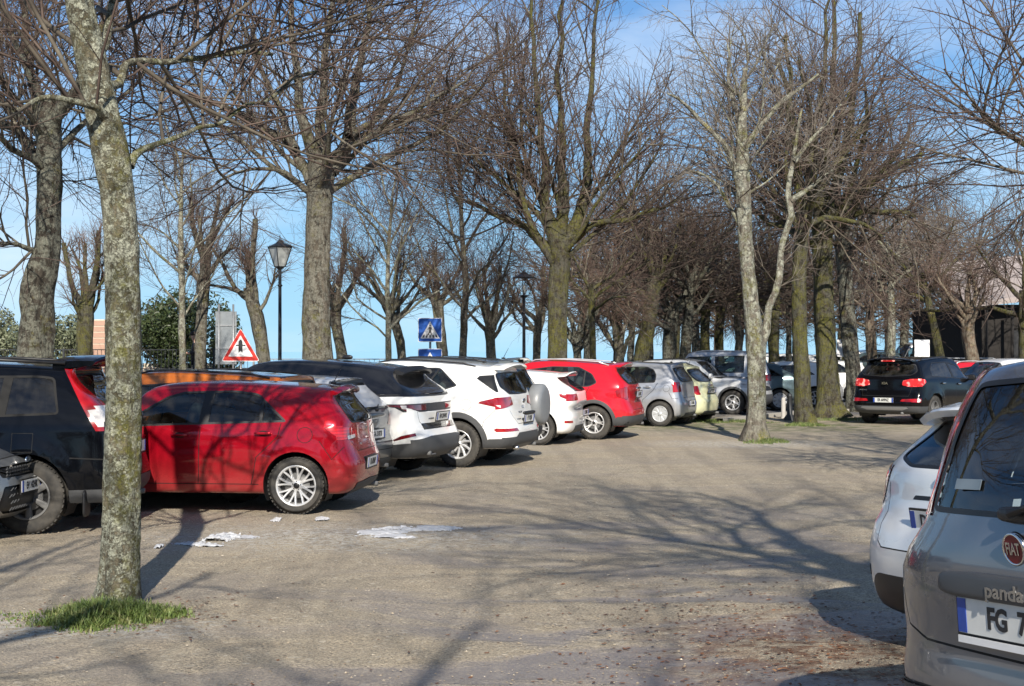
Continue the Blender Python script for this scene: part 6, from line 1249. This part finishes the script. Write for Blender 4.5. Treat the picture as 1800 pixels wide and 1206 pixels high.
railing('railing', 'thin low railing against the sky right of the triangle sign', *[at(440, 56)[0], at(760, 56)[0]], F / 56 + .6, .1, 1.42, .16, M_galv)
b = MB()
X0 = at(252, 47)[0]; X1 = at(380, 47)[0]
b.box(((X0 + X1) / 2, F / 47, .95), (X1 - X0, .2, .75), M_wall)
for i in range(14): b.box((X0 + (X1 - X0) * (i + .5) / 14, F / 47 - .103, .95), (.012, .006, .75), M_brick)
for i in range(6): b.box(((X0 + X1) / 2, F / 47 - .103, .66 + i * .12), (X1 - X0, .006, .012), M_brick)
tag(b.build('garden_wall'), 'low cream tiled wall seen through the picket railing', 'wall')
b = MB(); b.box((at(405, 47)[0], F / 47, .80), (1.6, .2, .45), M_wall); tag(b.build('garden_wall'), 'low cream wall piece below the triangle sign', 'wall')
b = MB(); X, Y = at(176, 52)
for i in range(11): b.box((X, Y, .72 + i * .2), (.44 if i % 2 else .47, .44, .17), M_brick)
for i in range(11): b.box((X, Y, .82 + i * .2), (.41, .41, .04), M_wall)
tag(b.build('brick_pillar'), 'banded brick pillar showing at the left edge of the front trunk', 'pillar')
def post(parent, h, r=.03, m=None, name='post', x=0, y=0): q = MB(); q.tube([(x, y, 0), (x, y, h)], r, m or M_galv, 12); return q.build(name, parent)
def tri_poly(w, cz, r=.05): h = w * .866; return rnd_poly([(-w / 2, cz - h / 2), (w / 2, cz - h / 2), (0, cz + h / 2)], r, 4)
# triangle
X, Y = at(423, 72); o = root('road_sign', (X, Y, 0), 0, 'red and white triangle sign with black arrow crossing a bar', 'road sign'); cz = zz(606, 72); post(o, cz + .1, y=.05)
b = MB(); b.prism(tri_poly(.94, cz, .07), .02, M_swhite); b.prism(tri_poly(.90, cz, .06), .024, M_red); b.prism(tri_poly(.60, cz - .028, .02), .028, M_swhite); p = b.build('sign_plate', o)
b = MB(); c = cz - .05; a = .050; b.prism([(-a, c - .15), (0, c - .10), (a, c - .15), (a, c + .10), (a * .72, c + .15), (0, c + .175), (-a * .72, c + .15), (-a, c + .10)], .032, M_black); b.box((0, 0, c + .035), (.24, .0315, .032), M_black); b.build('arrow_symbol', p)
# crossing signs
X, Y = at(756, 68); o = root('road_sign', (X, Y, 0), 0, 'pair of square blue pedestrian crossing signs on one pole', 'road sign'); post(o, zz(560, 68), y=.05)
for k, ry in enumerate((580, 634)):
    cz = zz(ry, 68); b = MB(); b.prism(rnd_poly([(-.31, cz - .31), (.31, cz - .31), (.31, cz + .31), (-.31, cz + .31)], .03), .02, M_swhite); b.prism(rnd_poly([(-.295, cz - .295), (.295, cz - .295), (.295, cz + .295), (-.295, cz + .295)], .03), .024, M_sblue)
    b.prism([(-.25, cz - .22), (.25, cz - .22), (0, cz + .22)], .028, M_swhite); p = b.build('sign_plate', o); b = MB()
    for i in range(5): x = -.18 + i * .09; b.prism([(x - .02, cz - .20), (x + .02, cz - .20), (x * .82 + .015, cz - .12), (x * .82 - .015, cz - .12)], .032, M_black)
    b.prism(circ(0, cz + .105, .022, 12), .033, M_black); b.prism([(-.03, cz + .075), (.03, cz + .075), (.06, cz), (.045, cz - .005), (.022, cz + .04), (.022, cz - .03), (.055, cz - .13), (.03, cz - .14), (0, cz - .06), (-.04, cz - .14), (-.06, cz - .125), (-.022, cz - .03), (-.022, cz + .04), (-.055, cz - .01), (-.065, cz)], .033, M_black); b.build('pedestrian_symbol', p)
# grey sign back
X, Y = at(392, 60); o = root('road_sign', (X, Y, 0), 0, 'large grey sign seen from behind, beside the triangle sign', 'road sign'); post(o, zz(535, 60), x=-.12); post(o, zz(535, 60), x=.3)
b = MB(); b.box((.08, .05, zz(594, 60)), (.62, .025, 1.55), M_sback); b.box((.08, .03, zz(612, 60)), (.6, .03, .04), M_galv); b.box((.08, .03, zz(572, 60)), (.6, .03, .04), M_galv); b.build('sign_plate', o)
# street lamps
M_lglass = simple('frosted_lamp_glass', (.42, .44, .43), .4)
def lamp(px, fd, top, label, panes, s=1.0):
    X, Y = at(px, fd); zt = zz(top, fd); o = root('street_lamp', (X, Y, 0), 0, label, 'street lamp', 'lantern street lamps'); zl = zt - 1.05 * s; b = MB()
    b.tube([(0, 0, 0), (0, 0, .9), (0, 0, .92), (0, 0, zl)], [.085, .075, .052, .042], M_iron, 12); b.lathe([(.05, 0), (.075, .03), (.05, .06)], M_iron, 12, Matrix.Translation((0, 0, zl - .5))); b.lathe([(.045, 0), (.10, .05), (.12, .08)], M_iron, 12, Matrix.Translation((0, 0, zl - .05))); b.build('pole', o)
    w0, w1, h = .12 * s, .27 * s, .62 * s; T = Matrix.Rotation(R(38), 4, 'Z'); c = lambda w, z: [T @ Vector((i * w, j * w, z)) for i, j in ((-1, -1), (1, -1), (1, 1), (-1, 1))]
    lo, hi = c(w0, zl + .03), c(w1, zl + .03 + h); b = MB()
    for i in range(4): b.tube([lo[i], hi[i]], .014, M_iron, 6); b.tube([lo[i], lo[(i + 1) % 4]], .014, M_iron, 6); b.tube([hi[i], hi[(i + 1) % 4]], .02, M_iron, 6)
    f = b.build('lantern_frame', o)
    if panes: g = MB(); g.add(c(w0 * .96, zl + .04) + c(w1 * .96, zl + .02 + h), [(0, 1, 5, 4), (1, 2, 6, 5), (2, 3, 7, 6), (3, 0, 4, 7)], M_lglass); g.build('lantern_glass', o)
    else: g = MB(); g.sup((0, 0, zl + .22), (.1, .1, .26), M_lglass, .8); g.build('bulb', o)
    r = MB(); r.add(c(w1 * 1.12, zl + .03 + h) + c(w1 * .35, zl + .16 * s + h) + c(.03, zl + .25 * s + h), [(0, 1, 5, 4), (1, 2, 6, 5), (2, 3, 7, 6), (3, 0, 4, 7), (4, 5, 9, 8), (5, 6, 10, 9), (6, 7, 11, 10), (7, 4, 8, 11), (0, 3, 2, 1)], M_iron); r.tube([(0, 0, zl + h + .2 * s), (0, 0, zl + h + .42 * s)], [.02, .008], M_iron, 8); r.build('lantern_roof', o)
lamp(492, 66, 412, 'lantern lamp with frosted panes between leaning pollard and broad fan tree', True, .85); lamp(921, 60, 468, 'slim open lantern lamp left of the mossy steep-limbed tree', False, .85); lamp(1742, 40, 548, 'small pale lantern in front of the dark building', True, .55)
# bollards
X, Y = gp(1377, 735); o = root('bollard', (X, Y, 0), 0, 'short pale concrete bollard left of the pale-footed trunk', 'bollard'); b = MB(); b.lathe([(.07, 0), (.06, .04), (.055, .50), (.04, .54), (.001, .55)], simple('concrete', (.40, .38, .35), .9), 14); b.build('shaft', o)
X, Y = gp(1388, 739); o = root('bollard', (X, Y, 0), 0, 'slim black bollard with a wide foot next to the pale one', 'bollard'); b = MB(); b.lathe([(.17, 0), (.16, .05), (.075, .16), (.06, .60), (.07, .62), (.05, .68), (.001, .70)], M_iron, 14); b.build('shaft', o)
# notice board
X, Y = at(1620, 62); o = root('notice_board', (X, Y, 0), 0, 'white notice board behind the black SUV roof', 'notice board'); post(o, zz(598, 62), x=-.16); post(o, zz(598, 62), x=.16); b = MB(); b.box((0, -.04, zz(616, 62)), (.43, .03, .60), M_swhite, bev=.008); b.build('board', o)
X, Y = at(1478, 46); o = root('notice_board', (X, Y, 0), 0, 'white board seen between the two dark trunks left of the SUV', 'notice board'); post(o, zz(598, 46)); b = MB(); b.box((0, -.04, zz(612, 46)), (.34, .03, .66), M_swhite, bev=.008); b.build('board', o)
# dark building
X, Y = at(1726, 50); w = 16.0; o = root('building', (X, Y, 0), 0, 'dark low building with a pale sloping roof at the right edge', 'building'); b = MB(); z0 = zz(528, 50); z1 = zz(455, 50)
Md = simple('shaded_wall', (.018, .015, .013), .9); Mr = simple('pale_roof_tiles', (.34, .29, .27), .85)
b.add([(0, 0, 0), (w, 0, 0), (w, 9, 0), (0, 9, 0), (0, 0, z0 - .15), (w, 0, z0 - .15), (w, 9, z0 - .15), (0, 9, z0 - .15)], [(0, 1, 5, 4), (1, 2, 6, 5), (2, 3, 7, 6), (3, 0, 4, 7)], Md); b.build('wall', o)
b = MB(); e = .8; b.add([(-e, -e, z0 - .1), (w, -e, z0 + 1.6), (w, 4.5, z1 + 1.9), (-e, 4.5, z1), (-e, -e, z0 - .28), (w, -e, z0 + 1.4), (w, 4.5, z1 + 1.7), (-e, 4.5, z1 - .2)], [(0, 1, 2, 3), (7, 6, 5, 4), (0, 4, 5, 1), (0, 3, 7, 4)], Mr); b.build('roof', o)
for i in range(3):
    b = MB(); b.box((1.6 + i * 3.2, -.02, 1.5), (1.1, .06, 2.0), M_trim); b.build('door', o)
b = MB()
for i in range(6): b.tube([(-.1 + i * .9, -.8, z0 - .3 + i * .1), (-.1 + i * .9, -.8, 0)], .06, Md, 8)
b.build('porch_posts', o)
# barrier
X, Y = at(1640, 52); o = root('barrier', (X, Y, 0), 0, 'thin white metal barrier in front of the brown pruned trunk', 'barrier'); b = MB(); L = at(1747, 52)[0] - X; b.tube([(0, 0, zz(630, 52)), (L, 0, zz(630, 52))], .03, M_galv, 8); b.build('rail', o)
for x in (0, L): b = MB(); b.box((x, 0, zz(630, 52) / 2), (.09, .09, zz(630, 52)), M_swhite); b.build('post', o)
# ------------------------------------------------------------ cars far off
def copy_tree(o, parent=None):
    c = o.copy(); COL.objects.link(c); c.parent = parent
    for ch in list(o.children): copy_tree(ch, c)
    return c
byl = {x.get('label', ''): x for x in SC.objects if x.parent is None and x.type == 'EMPTY'}
def find(s): return next(v for k, v in byl.items() if s in k)
wf = find('white hatchback with a red tail light'); sv = find('silver people carrier'); th = find('slate teal'); rx_ = find('bright red crossover'); bs = find('spare wheel')
for src, px, fd, h, z, lab in ((wf, 1530, 38, 190, .32, 'distant white car above and left of the black SUV'), (th, 1582, 40, 160, .30, 'distant dark car over the black SUV roof, left of the notice board'), (wf, 1425, 39, 150, .22, 'distant white car between the two mossy trunks'), (bs, 1690, 44, 20, .30, 'distant dark grey off-roader left of the brown pruned trunk'), (rx_, 1730, 60, 200, -.12, 'red car roof showing over the black SUV bonnet'),
                               (sv, 1660, 40, 188, .35, 'distant silver people carrier behind the barrier'), (wf, 1345, 40, 170, .30, 'distant white roof behind the slate teal hatchback'), (th, 1500, 36, 15, .40, 'distant dark car beyond the leaning brown trunk')):
    X, Y = at(px, fd); c = copy_tree(src); c.location = (X, Y, z); c.rotation_euler = (0, 0, R(h)); tag(c, lab, 'car', 'distant parked cars'); c.name = 'parked_car'
s = tmpl(.95, 2.1, .85, 3.0, .9, .33, .21, ('plain', 5, 'alu', 'dark'), -.83, 1.2, -.80, 2.05, 2.3, 2.9, 1.25, [(-.9, 1.3), (3.2, 1.2)], hood=1.15, nose=.95, step=.2, rc=.12, pr=7, tw=[(-1, .84), (2, .84), (3, .75)])
s['seatz'] = .8; wins(s, [(1.9, 1.28), (2.9, 1.22), (2.5, 1.8), (1.9, 1.85)], rw=[(-.1, 1.4), (.5, 1.4), (.5, 1.85), (-.1, 1.85)])
X, Y = at(1752, 58); finish('parked_van', s, paint('white_gloss', (.78,) * 3), (X + 3.9, Y + .6, -.02), 188, 'white panel van at the right edge before the dark building', 'van')
X, Y = at(1835, 66); c = copy_tree(find('slate grey hatchback')); c.location = (X, Y, .12); c.rotation_euler = (0, 0, R(195)); tag(c, 'dark roofed car peeking over the grey city car roof', 'car', 'distant parked cars'); c.name = 'parked_car'
# ------------------------------------------------------------ the person behind the railing
def skin(name, verts, edges, rad, mat, parent, sub=2, rootv=0):
    me = bpy.data.meshes.new(name); me.from_pydata(verts, edges, []); o = bpy.data.objects.new(name, me); COL.objects.link(o); md = o.modifiers.new('skin', 'SKIN'); md.use_smooth_shade = True
    for i, r in enumerate(rad): me.skin_vertices[0].data[i].radius = (r if isinstance(r, tuple) else (r, r)); me.skin_vertices[0].data[i].use_root = (i == rootv)
    sb = o.modifiers.new('sub', 'SUBSURF'); sb.levels = sub; sb.render_levels = sub; dg = bpy.context.evaluated_depsgraph_get(); m2 = bpy.data.meshes.new_from_object(o.evaluated_get(dg)); bpy.data.objects.remove(o); m2.materials.clear(); m2.materials.append(mat); return link(name, m2, parent)
M_skin = simple('skin', (.55, .33, .24), .55); M_coat = simple('dark_coat', (.030, .024, .022), .85); M_jean = simple('dark_trousers', (.022, .025, .035), .85); M_hair = simple('dark_cap', (.035, .026, .022), .8)
X, Y = at(345, 57); o = root('person', (X, Y, .6), R(200), 'person in dark coat and cap looking down at their hands behind the railing', 'person')
V = [(0, 0, .95), (0, 0, 1.12), (.02, 0, 1.30), (.03, 0, 1.44), (.06, 0, 1.52), (.10, 0, 1.60), (.11, 0, 1.69)]; E = [(i, i + 1) for i in range(6)]; Rd = [(.15, .11), (.14, .10), (.16, .11), (.07, .06), (.055, .055), (.085, .075), (.08, .075)]
for s_ in (1, -1):
    k = len(V); V += [(.0, .20 * s_, 1.38), (.03, .24 * s_, 1.14), (.24, .13 * s_, 1.10), (.31, .08 * s_, 1.13)]; E += [(2, k), (k, k + 1), (k + 1, k + 2), (k + 2, k + 3)]; Rd += [.06, .045, .032, (.04, .022)]
    f = k + 3
    for j in range(4): n = len(V); V += [(.36, (.08 - .022 * (j - 1.5)) * s_, 1.15 - .004 * j), (.375 - .004 * j, (.055 - .02 * (j - 1.5)) * s_, 1.175)]; E += [(f, n), (n, n + 1)]; Rd += [.009, .007]
    n = len(V); V += [(.32, .035 * s_, 1.155)]; E += [(f, n)]; Rd += [.010]
    k = len(V); V += [(.0, .10 * s_, .88), (.02, .11 * s_, .48), (-.01, .11 * s_, .09), (.13, .12 * s_, .035)]; E += [(0, k), (k, k + 1), (k + 1, k + 2), (k + 2, k + 3)]; Rd += [.085, .058, .042, .035]
body = skin('body', V, E, Rd, M_skin, o)
skin('coat', [(0, 0, .80), (0, 0, .98), (.02, 0, 1.30), (.03, 0, 1.42), (0, .20, 1.38), (.03, .245, 1.14), (.22, .14, 1.10), (0, -.20, 1.38), (.03, -.245, 1.14), (.22, -.14, 1.10)], [(0, 1), (1, 2), (2, 3), (2, 4), (4, 5), (5, 6), (2, 7), (7, 8), (8, 9)], [(.20, .15), (.19, .14), (.20, .14), .09, .085, .065, .05, .085, .065, .05], M_coat, o)
skin('trousers', [(0, 0, .92), (0, .10, .84), (.02, .11, .48), (-.01, .11, .10), (0, -.10, .84), (.02, -.11, .48), (-.01, -.11, .10)], [(0, 1), (1, 2), (2, 3), (0, 4), (4, 5), (5, 6)], [(.15, .12), .10, .075, .06, .10, .075, .06], M_jean, o)
b = MB(); b.sup((.09, 0, 1.715), (.22, .19, .15), M_hair, .9); b.sup((.20, 0, 1.69), (.13, .14, .02), M_hair, .9); b.build('cap', o); b = MB()
b.sup((.182, .03, 1.645), (.015, .025, .012), M_black, 1, nu=8, nv=5); b.sup((.182, -.03, 1.645), (.015, .025, .012), M_black, 1, nu=8, nv=5); b.sup((.20, 0, 1.615), (.03, .022, .04), M_skin, 1, nu=8, nv=5); b.build('face', o); b = MB(); b.box((.37, 0, 1.17), (.012, .075, .14), M_black, Matrix.Rotation(R(-30), 4, 'Y')); tag(b.build('phone'), 'small dark phone held by the person behind the railing', 'phone').location = (X, Y, .6); bpy.data.objects['phone'].rotation_euler = (0, 0, R(200))
